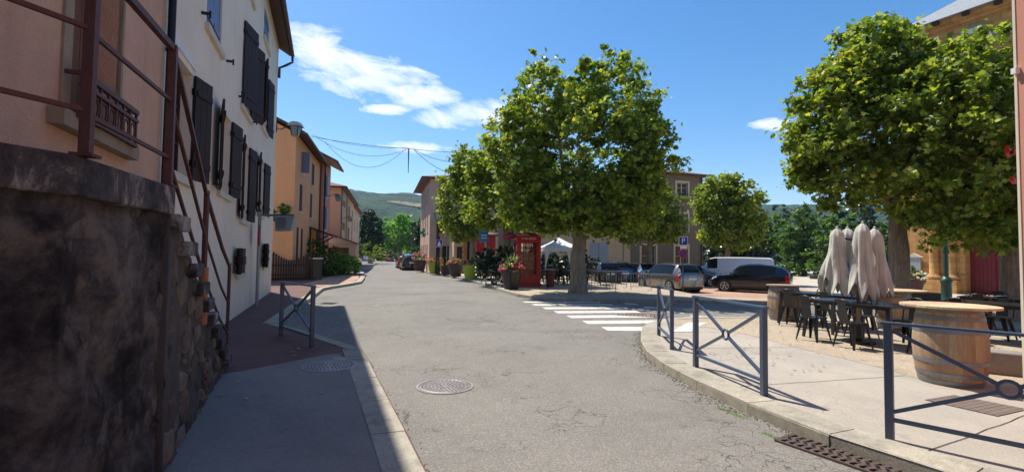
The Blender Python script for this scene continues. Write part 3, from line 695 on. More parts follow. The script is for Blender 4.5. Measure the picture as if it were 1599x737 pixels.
# plastered walls under the landing, gently uneven
wl = inset(lp, .05); wl[0] = tuple((Cn + dn * .045)[:2])
m = MB()
def rough_wall(m, a, b, z0, z1, amp, nu, nz_):
    a = Vector((*a, 0)); b = Vector((*b, 0)); d = b - a; nr = Vector((d.y, -d.x, 0)).normalized()
    if nr.dot(Vector((0, 0, 0)) - a) < 0: nr = -nr
    vs = []
    for j in range(nz_ + 1):
        for i in range(nu + 1):
            p = a + d * (i / nu) + Vector((0, 0, z0 + (z1 - z0) * j / nz_)); k = noise.fractal(p * 2.6, 1, 2, 5) * amp
            edge = min(i, nu - i) / 3; p = p + nr * k * min(1, edge); vs.append(p)
    m.add(vs, [(j * (nu + 1) + i, j * (nu + 1) + i + 1, (j + 1) * (nu + 1) + i + 1, (j + 1) * (nu + 1) + i) for j in range(nz_) for i in range(nu)])
for a_, b_ in zip(wl[:4], wl[1:5]): rough_wall(m, b_, a_, -.1, 1.9, .045, 40, 60)
m.build('plastered_wall', 'darkwall', st, smooth='all', fix=False)
m = MB(); m.prism(inset(lp, .12), -.1, 1.89); m.build('core', 'darkwall', st)
nst = 11; rise = (2.085 - .12) / nst; run = 3.95 / nst
for k in range(nst - 1):
    zt = 2.085 - rise * (k + 1); a = Cn + ds * (run * k); b = Cn + ds * (run * (k + 1) + .03)
    m = MB(); o1 = dn * .0
    q = [a + dn * -.03, b + dn * -.03, b + dn * fac(b), a + dn * fac(a)]
    m.prism([(p.x, p.y) for p in q], zt - .11, zt); m.build('step', 'slab', st, bevel=.012)
    m = MB(); q = [a + dn * .06, b + dn * .06 - ds * .03, b + dn * fac(b), a + dn * fac(a)]
    m.prism([(p.x, p.y) for p in q], -.1, zt - .11); m.build('core', 'mortar', st)
# rubble face: squared and rounded stones in courses, cut to the stair's slope
stones = []
for k in range(7):
    bm = bmesh.new(); bmesh.ops.create_cube(bm, size=1); bmesh.ops.bevel(bm, geom=bm.edges[:], offset=.17, segments=1, affect='EDGES')
    for v_ in bm.verts:
        nn_ = noise.noise(v_.co * 1.7 + Vector((k * 7, 0, 0))); v_.co += v_.co.normalized() * nn_ * .14
    me = bpy.data.meshes.new('stone'); bm.to_mesh(me); bm.free(); me.materials.append(MT['stone']); stones.append(me)
rz_ = math.atan2(ds.y, ds.x); placed = []; rgs = random.Random(9)
for size in (.15, .12, .09, .065, .045):
    for _ in range(900):
        s_ = rgs.uniform(.02, 4.1); z = rgs.uniform(.03, 1.9); rx_ = size * rgs.uniform(.85, 1.35); rzz = size * rgs.uniform(.5, .9); topz = 2.085 - rise * (int(s_ / run) + 1) - .12
        if z + rzz > topz or z - rzz < -.06: continue
        if any(abs(s_ - p[0]) < (rx_ + p[2]) * .93 and abs(z - p[1]) < (rzz + p[3]) * .93 for p in placed): continue
        placed.append((s_, z, rx_, rzz)); c = Cn + ds * s_ + dn * rgs.uniform(.078, .10)
        if len(placed) < 290: near_inst('stone', rgs.choice(stones), None, st, (c.x - st.location.x, c.y - st.location.y, z), (rgs.uniform(-.1, .1), rgs.uniform(-.3, .3), rz_ + rgs.uniform(-.06, .06)), (rx_ * 1.95, .12, rzz * 1.95))
mw = MB(); q0 = Cn; nu, nz2 = 60, 30; vs = []
for j in range(nz2 + 1):
    for i in range(nu + 1):
        s_ = 4.0 * i / nu; tz = 2.085 - rise * max(0, s_ / run) - .06; z = -.08 + (max(.05, tz) + .08) * j / nz2; p = Cn + ds * s_ + Vector((0, 0, z)); k_ = noise.fractal(p * 3.1, 1, 2, 5) * .03; vs.append(p + dn * (.045 - k_))
mw.add(vs, [(j * (nu + 1) + i, j * (nu + 1) + i + 1, (j + 1) * (nu + 1) + i + 1, (j + 1) * (nu + 1) + i) for j in range(nz2) for i in range(nu)]); mw.box(tuple((Cn + dn * .085 + ds * .02) + Vector((0, 0, .9))), (.10, .12, 1.98), rz=math.atan2(ds.y, ds.x)); mw.build('mortar_face', 'mortar', st, smooth='all', fix=False)
# hand rail of rusty flat and angle iron
rl = thing('stair_railing', 'rusty brown iron railing round the landing and down the stone steps', 'railing', (-2.29, 3.3, 2.08))
off = dn * .05
P1 = Vector((-2.0, 2.26, 0)) ; P2 = Cn + off; P3 = Cn + ds * 1.62 + off; P4 = Cn + ds * 3.75 + off
def zl(s_): return 2.085 - rise * max(0, s_ / run)
m = MB(); m.box((P1.x, P1.y, 2.085 + .49), (.044, .044, .98), rz=.3); m.build('post', 'rust', rl)
m = MB(); m.box((P2.x, P2.y, 2.085 + .48), (.048, .048, .98), rz=.4); m.build('post', 'rust', rl)
m = MB(); m.tube([(P3.x, P3.y, 1.0), (P3.x, P3.y, 2.25)], .026, 8); m.build('post', 'rust', rl, smooth=True)
m = MB(); m.tube([(P3.x, P3.y, .95), (P3.x, P3.y, 1.5)], .042, 10); m.build('sleeve', 'brick', rl, smooth=True)
m = MB(); m.tube([(P4.x, P4.y, .12), (P4.x, P4.y, 1.5)], .022, 8); m.build('post', 'rust', rl, smooth=True)
L0 = Vector((-2.12, 1.96, 0)); Lm = Vector((-2.5, 1.6, 0))
def V(p, z): return Vector((p.x, p.y, z))
for zz in (.22, .61, .97):
    a = .04 if zz > .9 else .022
    for q0, q1, z0_, z1_ in ((Lm, L0, 2.085 + zz, 2.085 + zz), (L0, P1, 2.085 + zz, 2.085 + zz), (P1, P2, 2.085 + zz - .02, 2.085 + zz - .02)):
        m = MB(); m.bar(V(q0, z0_), V(q1, z1_), .018 if zz < .9 else .035, a, (0, 0, 1)); m.build('rail', 'rust', rl)
z3 = {.22: 1.42, .61: 1.80, .97: 2.2}; z4 = {.22: .55, .61: .95, .97: 1.45}
for zz in (.22, .61, .97):
    m = MB(); m.tube([V(P2, 2.065 + zz), V(P2 + ds * .15, 2.065 + zz - .1), V(P3, z3[zz])], .022 if zz > .9 else .015, 8)
    if zz > .9: m = MB(); m.bar(V(P2, 2.065 + zz), V(P3, z3[zz]), .03, .035)
    m.build('rail', 'rust', rl)
    m = MB(); m.tube([V(P3, z3[zz]), V(P3.lerp(P4, .6), z3[zz] + (z4[zz] - z3[zz]) * .66), V(P4, z4[zz])], .022 if zz > .9 else .014, 8); m.build('rail', 'rust', rl, smooth=True)
for p in (P1, P2): m = MB(); m.box((p.x, p.y, 2.093), (.09, .09, .014), rz=.3); m.build('base_plate', 'rust', rl)

# ------------------------------------------------------------------ left row of houses further on
ho = House('orange_house', 'orange rendered house with brown shutters and a porch canopy beyond the white house', 'house', (-12.6, 28), R(14)).setn(1)
ops = [(1.9, 2.8, 6.6, 7.9), (6.0, 7.2, 6.4, 8.0), (1.6, 2.6, 4.2, 5.9), (5.6, 6.6, 4.1, 5.8), (1.0, 1.7, .9, 3.2), (2.5, 3.2, .7, 3.2), (7.0, 8.1, .15, 2.7)]
ho.wall(10, 0, 8.6, ops, 'render_orange'); ho.body(10, 9, 0, 8.6, 'render_orange', 2.2)
for o in ops[:6]: ho.window(*o, bars=1)
ho.gable(10, 9, 8.75, 2.2, .55, .3, 'tiles_dark')
for o in (ops[1], ops[2], ops[3], ops[4], ops[5]):
    mid = (o[0] + o[1]) / 2; ho.leaf(o[0], mid - o[0], o[2], o[3], 0, 'shutter_brown', n0=.06, battens=False); ho.leaf(o[1], mid - o[0], o[2], o[3], 0, 'shutter_brown', n0=.06, side=-1, battens=False)
ho.leaf(1.9, .45, 6.6, 7.9, 90, 'shutter_blue', battens=False)
m = MB(); ho.bx(m, 7.0, 8.1, .15, .2, .15, 2.7); m.build('door', 'wood_dark', ho.t)
m = MB(); m.add([ho.P(5.6, -1.5, 2.95), ho.P(9.2, -1.5, 2.95), ho.P(9.2, 0, 3.5), ho.P(5.6, 0, 3.5), ho.P(5.6, -1.5, 2.83), ho.P(9.2, -1.5, 2.83), ho.P(9.2, 0, 3.38), ho.P(5.6, 0, 3.38)],
      [(0, 1, 2, 3), (7, 6, 5, 4), (0, 4, 5, 1), (1, 5, 6, 2), (3, 7, 4, 0)]); cn_ = m.build('porch_canopy', 'wood_dark', ho.t)
m = MB()
for u_ in (5.8, 9.0): m.bar(ho.P(u_, 0, 2.2), ho.P(u_, -1.2, 2.9), .09, .09); m.bar(ho.P(u_, -.05, 2.0), ho.P(u_, -.05, 3.4), .09, .09)
m.build('brace', 'wood_dark', cn_)
ho.pipe(9.9, -.08, .2, 8.5)
hr = House('rose_house', 'narrow rose pink house with pale blue shutters joined to the orange house', 'house', ho.P(10.05, -.25, 0), R(14)).setn(1)
ops = [(1.2, 2.2, 6.2, 8.0), (1.2, 2.2, 3.6, 5.4), (1.2, 2.2, .9, 2.6)]
hr.wall(4.6, 0, 9.2, ops, 'render_rose'); hr.body(4.6, 9, 0, 9.2, 'render_rose', 2.2)
for o in ops: hr.window(*o)
for o in ops[:2]: hr.leaf(o[0], .5, o[2], o[3], 165, 'shutter_pale', battens=False); hr.leaf(o[1], .5, o[2], o[3], 170, 'shutter_pale', side=-1, battens=False)
hr.gable(4.6, 9, 9.3, 2.2, .95, .1, 'tiles', soffit='render_pinkgrey'); hr.pipe(.25, -.09, .2, 9, 'iron', .06)
hb = House('beige_house', 'long beige house with recessed loggias and a tiled hipped roof, left side', 'house', (-16.3, 46), R(14)).setn(1)
ops = [(2.2, 5.2, 5.6, 7.0), (2.2, 5.2, 3.2, 4.8), (2.2, 5.0, .3, 2.6), (9, 11, 5.6, 7.1), (9, 11, 3.0, 4.6), (14, 15.5, 3, 7)]
hb.wall(17, 0, 7.9, ops, 'render_beige', d=.9); hb.body(17, 10, 0, 7.9, 'render_beige', n0=.9)
for o in ops: hb.window(*o, depth=.85, sill=False)
hb.hip(17, 10, 7.9, 1.9, .5, 'tiles'); hb.pipe(6.3, -.1, .2, 7.8, 'render_beige', .12); hb.pipe(0.15, -.1, .2, 7.8)
for o in ops[:2]:
    m = MB(); hb.bx(m, o[0], o[1], .02, .1, o[2] - .01, o[2] + .85); m.build('balcony_parapet', 'render_cream', hb.t)
h2 = House('beige_house', 'second beige house past the long one with loggias, left of the far trees', 'house', (-21.0, 64), R(14)).setn(1)
ops = [(3, 4.2, 4.8, 6.4), (3, 4.2, 1.2, 3), (8, 9.2, 4.8, 6.4), (8, 9.2, 1.2, 3)]
h2.wall(14, 0, 7.9, ops, 'render_beige'); h2.body(14, 9, 0, 7.9, 'render_beige')
for o in ops: h2.window(*o)
h2.hip(14, 9, 7.9, 1.8, .5, 'tiles')
hg = House('garage', 'low cream garage with a pitched tile edge beside the rose house', 'garage', (-17.2, 43.2), R(-76)).setn(1)
hg.wall(3.2, 0, 2.6, [(.6, 2.6, .1, 2.2)], 'render_cream'); hg.body(3.2, 2.2, 0, 2.6, 'render_cream')
m = MB(); hg.bx(m, .6, 2.6, .15, .2, .1, 2.2); m.build('door', 'wood_brown', hg.t)
m = MB(); m.add([hg.P(-.3, -.3, 3.9), hg.P(3.6, -.3, 2.55), hg.P(3.6, 2.4, 2.55), hg.P(-.3, 2.4, 3.9), hg.P(-.3, -.3, 3.78), hg.P(3.6, -.3, 2.43), hg.P(3.6, 2.4, 2.43), hg.P(-.3, 2.4, 3.78)],
      [(0, 1, 2, 3), (7, 6, 5, 4), (0, 4, 5, 1), (1, 5, 6, 2), (2, 6, 7, 3), (3, 7, 4, 0)]); m.build('roof', 'tiles', hg.t)
m = MB(); m.add([hg.P(0, .05, 2.6), hg.P(3.2, .05, 2.6), hg.P(0, .05, 3.7)], [(0, 1, 2)]); m.build('gable', 'frame_white', hg.t)

# ------------------------------------------------------------------ right hand street buildings
hq = House('pink_building', 'pale pink three storey building with a hipped roof right of the road', 'building', (-8.0, 47), R(15)).setn(-1)
ops = [(1.5 + 2.3 * k, 2.5 + 2.3 * k, z, z + 1.7) for k in range(4) for z in (1.0, 4.0, 6.6)]
hq.wall(11, 0, 9.0, ops, 'render_pinkgrey'); 
for o in ops: hq.window(*o, depth=.15)
hq.body(11, 12, 0, 9.0, 'render_cream'); hq.hip(11, 12, 9.0, 1.7, .8, 'tiles')
# its end wall, facing down the street towards us
he = House('end_wall', None, None, hq.P(0, 0, 0), R(15) - R(90)).setn(1); bpy.data.objects.remove(he.t); he.t = hq.t
ops = [(1.2, 2.1, 6.7, 8.2), (4.2, 5.1, 6.7, 8.2), (1.2, 2.1, 3.8, 5.4), (4.2, 5.1, 3.8, 5.4), (1.2, 2.2, .2, 2.6), (8, 9, 3.8, 5.4)]
he.wall(12, 0, 9.0, ops, 'render_pinkgrey', n0=-.3, d=.29)
for o in ops: he.window(*o, n0=-.3, depth=.2)
he.pipe(2.9, -.38, .2, 8.9, 'trim', .07); he.pipe(3.6, -.38, .2, 8.9, 'trim', .07)
for o in ops[:4]: he.leaf(o[0], .45, o[2], o[3], 172, 'wood_brown', n0=-.32, battens=False); he.leaf(o[1], .45, o[2], o[3], 172, 'wood_brown', n0=-.32, side=-1, battens=False)
hs_ = House('ochre_shop', 'low ochre stone shop with pale quoins behind the flower pots', 'shop', (-5.0, 42), R(-76)).setn(1)
ops = [(.25, .75, .9, 2.4), (1.15, 1.75, .15, 3.0), (2.6, 3.2, .15, 2.6)]
hs_.wall(3.9, 0, 4.6, ops, 'render_cream'); hs_.body(3.9, 3.5, 0, 4.6, 'render_cream')
for o in ops: hs_.window(*o, frame='wood_brown', sill=o[2] > .5)
hs_.hip(3.9, 3.5, 4.6, .8, .3, 'tiles')
qm = None
for k in range(13):
    for e_, (u0, u1) in enumerate(((.85, 1.14), (1.76, 2.05))):
        a = .1 if k % 2 else 0; m = MB(); hs_.bx(m, u0 - (a if e_ == 0 else 0), u1 + (a if e_ == 1 else 0), -.03, .02, .15 + k * .24, .15 + k * .24 + .22); m.build('quoin', 'church', hs_.t)
m = MB(); hs_.bx(m, 2.2, 2.75, -.05, 0, 2.3, 2.6); m.build('shop_sign', 'white', hs_.t)
hd = House('red_shop', 'small bright red shopfront half hidden by the plane trees', 'shop', (-2.75, 38), R(-76)).setn(1)
hd.wall(1.5, 0, 3.2, [(.5, 1.2, .3, 2.4)], 'red'); hd.body(1.5, 3, 0, 3.2, 'red')
hd.window(.5, 1.2, .3, 2.4, frame='red'); hd.hip(1.5, 3, 3.2, .4, .12, 'tiles')

# ------------------------------------------------------------------ square: long building behind the cars
hc_ = House('grey_house', 'tall grey beige house with white framed windows behind the parked cars', 'house', (9.9, 43.4), R(-72)).setn(1)
zb = -.2
ops = [(5.7, 6.9, 7.3, 8.7), (5.7, 6.9, 4.2, 5.8), (1.6, 2.8, 7.3, 8.7), (1.6, 2.8, 4.2, 5.8), (1.9, 3.4, zb + .15, 2.75), (5.5, 6.9, zb + .15, 2.8)]
hc_.wall(8.6, zb, 9.4, ops, 'render_grey'); hc_.body(8.6, 10, zb, 9.4, 'render_grey')
for o in ops: hc_.window(*o, bars=2, sill=o[2] > 1)
for o in ops:
    a, b, c, e = o; m = MB(); hc_.bx(m, a - .18, a, -.03, .02, c, e); hc_.bx(m, b, b + .18, -.03, .02, c, e); hc_.bx(m, a - .18, b + .18, -.03, .02, e, e + .18); m.build('window_surround', 'trim', hc_.t)
hc_.hip(8.6, 10, 9.4, 1.5, .5, 'tiles'); hc_.pipe(8.4, -.08, zb, 9.3)
for o in ops[:2]:
    m = MB(); a, b, c, e = o; [hc_.bx(m, a + (b - a) * k / 10 - .01, a + (b - a) * k / 10 + .01, -.2, -.18, c - .1, c + .38) for k in range(11)]; hc_.bx(m, a, b, -.21, -.17, c + .38, c + .42); m.build('balcony_rail', 'green_steel', hc_.t)
m = MB(); a, b, c, e = ops[0]; hc_.bx(m, a + .05, b - .05, -.42, -.22, c - .15, c + .12); m.build('flower_box', 'lime', hc_.t)
hl = House('beige_house', 'lower beige house with pale shutters behind the big plane tree', 'house', (1.0, 42.8), R(-86)).setn(1)
ops = [(5.9, 7.6, .7, 2.95), (1.5, 3.0, .7, 2.9), (5.9, 7.3, 4.3, 5.8), (1.5, 3, 4.3, 5.8)]
hl.wall(9.6, zb, 6.8, ops, 'render_beige'); hl.body(9.6, 9, zb, 6.8, 'render_beige')
for o in ops:
    hl.window(*o); mid = (o[0] + o[1]) / 2; hl.leaf(o[0], mid - o[0] - .02, o[2], o[3], 0, 'shutter_pale', n0=.05, battens=False); hl.leaf(o[1], mid - o[0] - .02, o[2], o[3], 0, 'shutter_pale', n0=.05, side=-1, battens=False)
hl.hip(9.6, 9, 6.8, 1.6, .4, 'tiles')

# ------------------------------------------------------------------ church
hk = House('church', 'ochre stone church with slate spire, clock and dark red doors', 'church', (24.75, 30.7), R(26)).setn(-1)
# run goes away from us; u=0 is the far left corner, negative u comes nearer
zb = -.3; W0, W1 = -9.5, 0
ops = [(-5.3, -3.0, zb + .12, 3.3)]
m_ = hk.wall(W1, zb, 16.0, ops, 'church', u0=-11, d=.8); hk.body(W1, 10, zb, 16.0, 'church', n0=.8, u0=-11)
for a_ in (-5.3, -4.14):
    d_ = MB(); hk.bx(d_, a_, a_ + 1.14, .6, .66, zb + .12, 3.3); D_ = d_.build('door', 'red_door', hk.t)
    for k in range(6): d_ = MB(); hk.bx(d_, a_ + .03 + k * .18, a_ + .20 + k * .18, .575, .605, zb + .2, 3.2); d_.build('board', 'red_door', D_)
for u_ in (-5.9, -2.4, -1.6):
    m = MB(); c = hk.P(u_, -.15, zb)
    m.lathe([(.34, 0), (.34, .9), (.4, .95), (.4, 1.05), (.3, 1.15), (.24, 1.3), (.22, 3.6), (.3, 3.75), (.34, 3.9), (.34, 4.0)], c, 18); m.build('column', 'church', hk.t, smooth=True)
    m = MB(); hk.bx(m, u_ - .42, u_ + .42, -.58, -.004, zb, zb + .85); m.build('column_base', 'church', hk.t, bevel=.02)
m = MB(); hk.bx(m, -6.2, -2.4, -.5, .0, 3.98, 4.5); m.build('lintel', 'church', hk.t)
for a_, b_ in ((-11, -5.3), (-3.0, .03)): m = MB(); hk.bx(m, a_, b_, -.06, 0, zb, zb + 1.2); m.build('plinth', 'church', hk.t)
m = MB(); hk.bx(m, -11.1, .12, -.15, 0, 15.5, 15.75); hk.bx(m, -11.1, .12, -.3, 0, 15.75, 16.02); m.build('cornice', 'church', hk.t)
# slate roof with belfry
m = MB(); a = [hk.P(-11.6, -.6, 16.02), hk.P(.6, -.6, 16.02), hk.P(.6, 10.6, 16.02), hk.P(-11.6, 10.6, 16.02)]; b = [hk.P(-8.2, 3.2, 18.6), hk.P(-2.8, 3.2, 18.6), hk.P(-2.8, 7.4, 18.6), hk.P(-8.2, 7.4, 18.6)]
m.add(a + b, [(3, 2, 1, 0), (0, 1, 5, 4), (1, 2, 6, 5), (2, 3, 7, 6), (3, 0, 4, 7), (4, 5, 6, 7)]); m.build('roof', 'slate', hk.t)
m = MB(); hk.bx(m, -7.6, -3.4, 3.6, 7.0, 18.5, 22.4); m.build('belfry', 'slate', hk.t)
for k in range(8): m = MB(); hk.bx(m, -10.6 + k * 1.4, -10.3 + k * 1.4, -.5, -.02, 15.8, 16.01); m.build('bracket', 'wood_dark', hk.t)
# clock in a round headed recess: px 1530,45 on the near part of the tower face
ck = thing('church_clock', 'round white faced clock under the eaves of the church tower', 'clock', hk.P(-3.7, -.02, 14.25))
nU, nN = hk.U, hk.N
def disc(r0, r1, th, n, cu, cz, mat, name, par, segs=40):
    m = MB(); ring = lambda r, nn: [hk.P(cu + r * math.cos(t), nn, cz + r * math.sin(t)) for t in np.linspace(0, 2 * math.pi, segs, endpoint=False)]
    if r0 == 0:
        a = ring(r1, n); b = ring(r1, n + th); m.add(a + b, [tuple(range(segs)), tuple(reversed(range(segs, 2 * segs)))] + [(i, (i + 1) % segs, segs + (i + 1) % segs, segs + i) for i in range(segs)])
    else:
        A, B, A2, B2 = ring(r0, n), ring(r1, n), ring(r0, n + th), ring(r1, n + th); q = segs
        m.add(A + B + A2 + B2, [f for i in range(q) for j in [(i + 1) % q] for f in ((i, j, q + j, q + i), (q + i, q + j, 3 * q + j, 3 * q + i), (2 * q + i, 2 * q + j, j, i))])
    return m.build(name, mat, par)
disc(0, .82, .08, -.12, -3.7, 14.25, 'white', 'clock_face', ck); disc(.8, .93, .14, -.16, -3.7, 14.25, 'slate', 'rim', ck)
m = MB()
for k in range(12):
    t = k * math.pi / 6; p = [hk.P(-3.7 + r * math.sin(t), -.14, 14.25 + r * math.cos(t)) for r in (.62, .76)]; m.bar(p[0], p[1], .03, .05, nN)
m.build('hour_mark', 'black', ck)
for L, t, w in ((.42, 2.0, .06), (.62, .5, .04)):
    m = MB(); m.bar(hk.P(-3.7, -.15, 14.25), hk.P(-3.7 + L * math.sin(t), -.15, 14.25 + L * math.cos(t)), .02, w, nU); m.build('clock_hand', 'black', ck)
# arched moulding below the clock
m = MB(); pts = [hk.P(-5.1 + .95 * math.cos(t), -.1, 12.3 + .95 * math.sin(t)) for t in np.linspace(0, math.pi, 17)]; m.tube(pts, .14, 8); m.build('arch_moulding', 'church', hk.t, smooth=True)
nb = thing('notice_board', 'small grey capped notice box on the church wall left of the potted plant', 'notice board', hk.P(-.55, -.2, 1.2))
m = MB(); hk.bx(m, -.95, -.25, -.25, -.07, 1.0, 1.9); m.build('case', 'sign_grey', nb)
m = MB(); m.add([hk.P(-1.05, -.3, 1.9), hk.P(-.15, -.3, 1.9), hk.P(-.6, -.3, 2.15), hk.P(-1.05, -.065, 1.9), hk.P(-.15, -.065, 1.9), hk.P(-.6, -.065, 2.15)], [(0, 1, 2), (5, 4, 3), (0, 2, 5, 3), (2, 1, 4, 5), (1, 0, 3, 4)]); m.build('cap', 'trim', nb)

# building edge on the far right
hx = House('corner_house', 'terracotta pink house corner cut off by the right edge of the photo', 'house', (5.27, 5.04), R(180)).setn(1)
hx.wall(9, .1, 8, [], 'render_rose'); hx.body(9, 6, .1, 8, 'render_rose')
m = MB(); hx.bx(m, -.008, .02, -.008, .1, .12, 8); m.build('corner_bead', 'trim', hx.t)
m = MB(); hx.bx(m, .0, .05, -.05, .05, 3.62, 3.68); m.build('cable_box', 'white', hx.t)
aw = thing('folded_awning', 'red scalloped end of a folded awning at the terracotta house corner', 'awning', (6.6, 6.2, 2.7))
m = MB(); m.bar((6.2, 5.9, 3.02), (6.76, 6.58, 3.12), .05, .05); m.build('arm', 'red_door', aw)
m = MB(); m.bar((6.3, 6.15, 3.09), (6.8, 6.62, 3.13), .04, .09); m.build('valance', 'red', aw); m = MB(); m.bar((6.4, 6.2, 2.72), (6.84, 6.6, 2.74), .04, .05); m.build('front_bar', 'red', aw)

# ------------------------------------------------------------------ trees
LEAF = np.array([(0, 0), (.42, .02), (.30, .28), (.52, .60), (.2, .56), (0, 1), (-.2, .56), (-.52, .60), (-.30, .28), (-.42, .02)]) - np.array([0, .5])
LEAF_S = np.array([(0, -.5), (.36, -.1), (.22, .35), (0, .55), (-.22, .35), (-.36, -.1)])
LEAF_L = np.array([(0, -.9), (.16, -.3), (.14, .4), (0, .95), (-.14, .4), (-.16, -.3)])
def leaves(name, mat, parent, lobes, n, size, shape=LEAF, seed=0, clump=.55, perclump=38, droop=.35, zmin=None, shell=(.62, 1.06), flat=.6):
    """thousands of small leaf faces gathered in clumps over the surface of the crown's lobes (lobes in local metres)"""
    rg = np.random.default_rng(seed); lob = np.array([(*c, *r) for c, r in lobes], float)
    area = (lob[:, 3] * lob[:, 4] + lob[:, 4] * lob[:, 5] + lob[:, 3] * lob[:, 5]); pr = area / area.sum()
    nc = max(4, n // perclump); k = rg.choice(len(lob), nc, p=pr); d = rg.normal(size=(nc, 3)); d /= np.linalg.norm(d, axis=1)[:, None]
    sh = rg.uniform(shell[0], shell[1], nc)[:, None]; tw = rg.random(nc) < .10; sh[tw] += rg.uniform(.02, .16, tw.sum())[:, None]; cc = lob[k, :3] + d * lob[k, 3:] * sh
    out = d / lob[k, 3:]; out /= np.linalg.norm(out, axis=1)[:, None]
    w = rg.uniform(.4, 1.5, nc); w /= w.sum(); ci = rg.choice(nc, n, p=w)
    q = rg.normal(size=(n, 3)); q /= np.linalg.norm(q, axis=1)[:, None]; rr = clump * (rg.uniform(.35, 1.2, nc) * np.where(tw, .5, 1))[ci][:, None] * np.abs(rg.normal(.55, .3, n))[:, None]
    pos = cc[ci] + q * rr * np.array([1.15, 1.15, .75])
    if zmin is not None: pos = pos[pos[:, 2] > zmin + rg.uniform(0, .35, len(pos))]; 
    n = len(pos); ci = ci[:n]; q = q[:n]
    nrm = out[rg.permutation(len(ci)) % len(out)] * .25 + q * .55 + rg.normal(size=(n, 3)) * .6 + np.array([0, 0, flat]); nrm /= np.linalg.norm(nrm, axis=1)[:, None]
    t = rg.normal(size=(n, 3)); t[:, 2] -= droop; t -= nrm * (t * nrm).sum(1)[:, None]; t /= np.linalg.norm(t, axis=1)[:, None]; b = np.cross(nrm, t)
    s = size * rg.uniform(.6, 1.35, n)[:, None]; P = len(shape)
    fold = np.abs(shape[:, 0])[None, :, None] * -.35 * nrm[:, None, :]
    vs = pos[:, None, :] + s[:, :, None] * (shape[None, :, 0, None] * b[:, None, :] + shape[None, :, 1, None] * t[:, None, :] + fold)
    me = bpy.data.meshes.new(name); me.vertices.add(n * P); me.vertices.foreach_set('co', vs.astype(np.float32).ravel())
    me.loops.add(n * P); me.loops.foreach_set('vertex_index', np.arange(n * P, dtype=np.int32)); me.polygons.add(n)
    me.polygons.foreach_set('loop_start', np.arange(0, n * P, P, dtype=np.int32)); me.update(calc_edges=True); me.materials.append(MT[mat] if isinstance(mat, str) else mat)
    o = bpy.data.objects.new(name, me); C.objects.link(o); o.parent = parent; o['kind'] = 'stuff'
    return o
def wobble(a, b, n, amp, rg):
    a, b = Vector(a), Vector(b); return [a.lerp(b, i / n) + Vector((rg.uniform(-1, 1), rg.uniform(-1, 1), rg.uniform(-1, 1))) * amp * (0 if i in (0, n) else 1) for i in range(n + 1)]
def trunk(parent, r, h, lobes, seed, mat='bark', limbs=7, flare=1.25, lean=(0, 0), knobs=True):
    rg = random.Random(seed); m = MB(); pts = []; rr = []
    for i in range(9):
        t = i / 8; pts.append((lean[0] * t + rg.uniform(-.03, .03) * r * 4, lean[1] * t, h * t - .05)); rr.append(r * (1 + (flare - 1) * math.exp(-t * 7)) * (1 - .25 * t) * rg.uniform(.96, 1.05))
    # fluted lower bole
    n = 20; vs = []; fs = []
    for i, (p, q) in enumerate(zip(pts, rr)):
        for k in range(n):
            a = 2 * math.pi * k / n; f = 1 + .07 * math.sin(a * 5 + seed) * (1 - i / 10) + .05 * noise.noise(Vector((math.cos(a) * 2, math.sin(a) * 2, p[2] * 1.5 + seed)))
            vs.append((p[0] + math.cos(a) * q * f, p[1] + math.sin(a) * q * f, p[2]))
    fs = [(i * n + k, i * n + (k + 1) % n, (i + 1) * n + (k + 1) % n, (i + 1) * n + k) for i in range(8) for k in range(n)] + [tuple(range(8 * n, 9 * n))]
    m.add(vs, fs); T = m.build('trunk', mat, parent, smooth='all', local=True)
    top = Vector(pts[-1])
    for k in range(limbs):
        c, rad = lobes[k % len(lobes)]; e = Vector(c) + Vector([rg.uniform(-.6, .6) * x for x in rad]); s0 = Vector((top.x, top.y, h * rg.uniform(.78, 1)))
        if e.z < s0.z + .3: e.z = s0.z + .3 + rg.random()
        m = MB(); path = wobble(s0, e, 5, (e - s0).length * .07, rg); lr = r * rg.uniform(.28, .5); m.tube(path, [lr * (1 - .14 * i) for i in range(6)], 8)
        for j in range(3):
            p = path[rg.randint(2, 4)]; e2 = p + Vector((rg.uniform(-1, 1), rg.uniform(-1, 1), rg.uniform(.1, 1))).normalized() * rg.uniform(.8, 1.8) * (rad[0] / 2.2); m.tube(wobble(p, e2, 3, .08, rg), [lr * .4, lr * .3, lr * .2, lr * .1], 5)
        m.build('limb', mat, parent, smooth='all', local=True)
    return T
def tree(name, label, loc, r, h, lobes, n, size, mat='leaf_plane', seed=1, group=None, shape=LEAF, cat='tree', limbs=7, bark='bark', **k):
    t = thing(name, label, cat, loc, group=group); trunk(t, r, h, lobes, seed, bark, limbs); leaves('crown', mat, t, lobes, n, size, shape, seed, **k); return t
gz = G
tree('plane_tree', 'largest plane tree, broad crown and thick pale trunk on the near corner of the pavement', (2.87, 21.0, .12), .345, 3.4,
     [((.1, 0, 5.8), (3.4, 3.2, 2.9)), ((-1.5, -.3, 8.0), (1.7, 1.8, 1.9)), ((1.4, .2, 8.4), (2.0, 2.0, 2.2)), ((-2.6, 0, 6.3), (1.5, 1.8, 1.9)), ((2.9, -.2, 6.0), (1.5, 1.8, 1.9)), ((-1.9, -.4, 3.9), (1.7, 1.6, 1.2)),
      ((2.0, .3, 3.8), (1.9, 1.6, 1.3)), ((.2, -1.2, 3.9), (2.2, 1.6, 1.3)), ((.1, 0, 9.0), (1.2, 1.3, 1.0)), ((3.0, .2, 7.6), (.9, 1, .9)), ((-.2, .4, 3.4), (2.6, 1.8, .9)), ((-1.3, -.6, 3.3), (1.3, 1.2, .75)), ((1.7, -.6, 3.2), (1.3, 1.2, .7))], 47000, .175, seed=3, clump=.5)
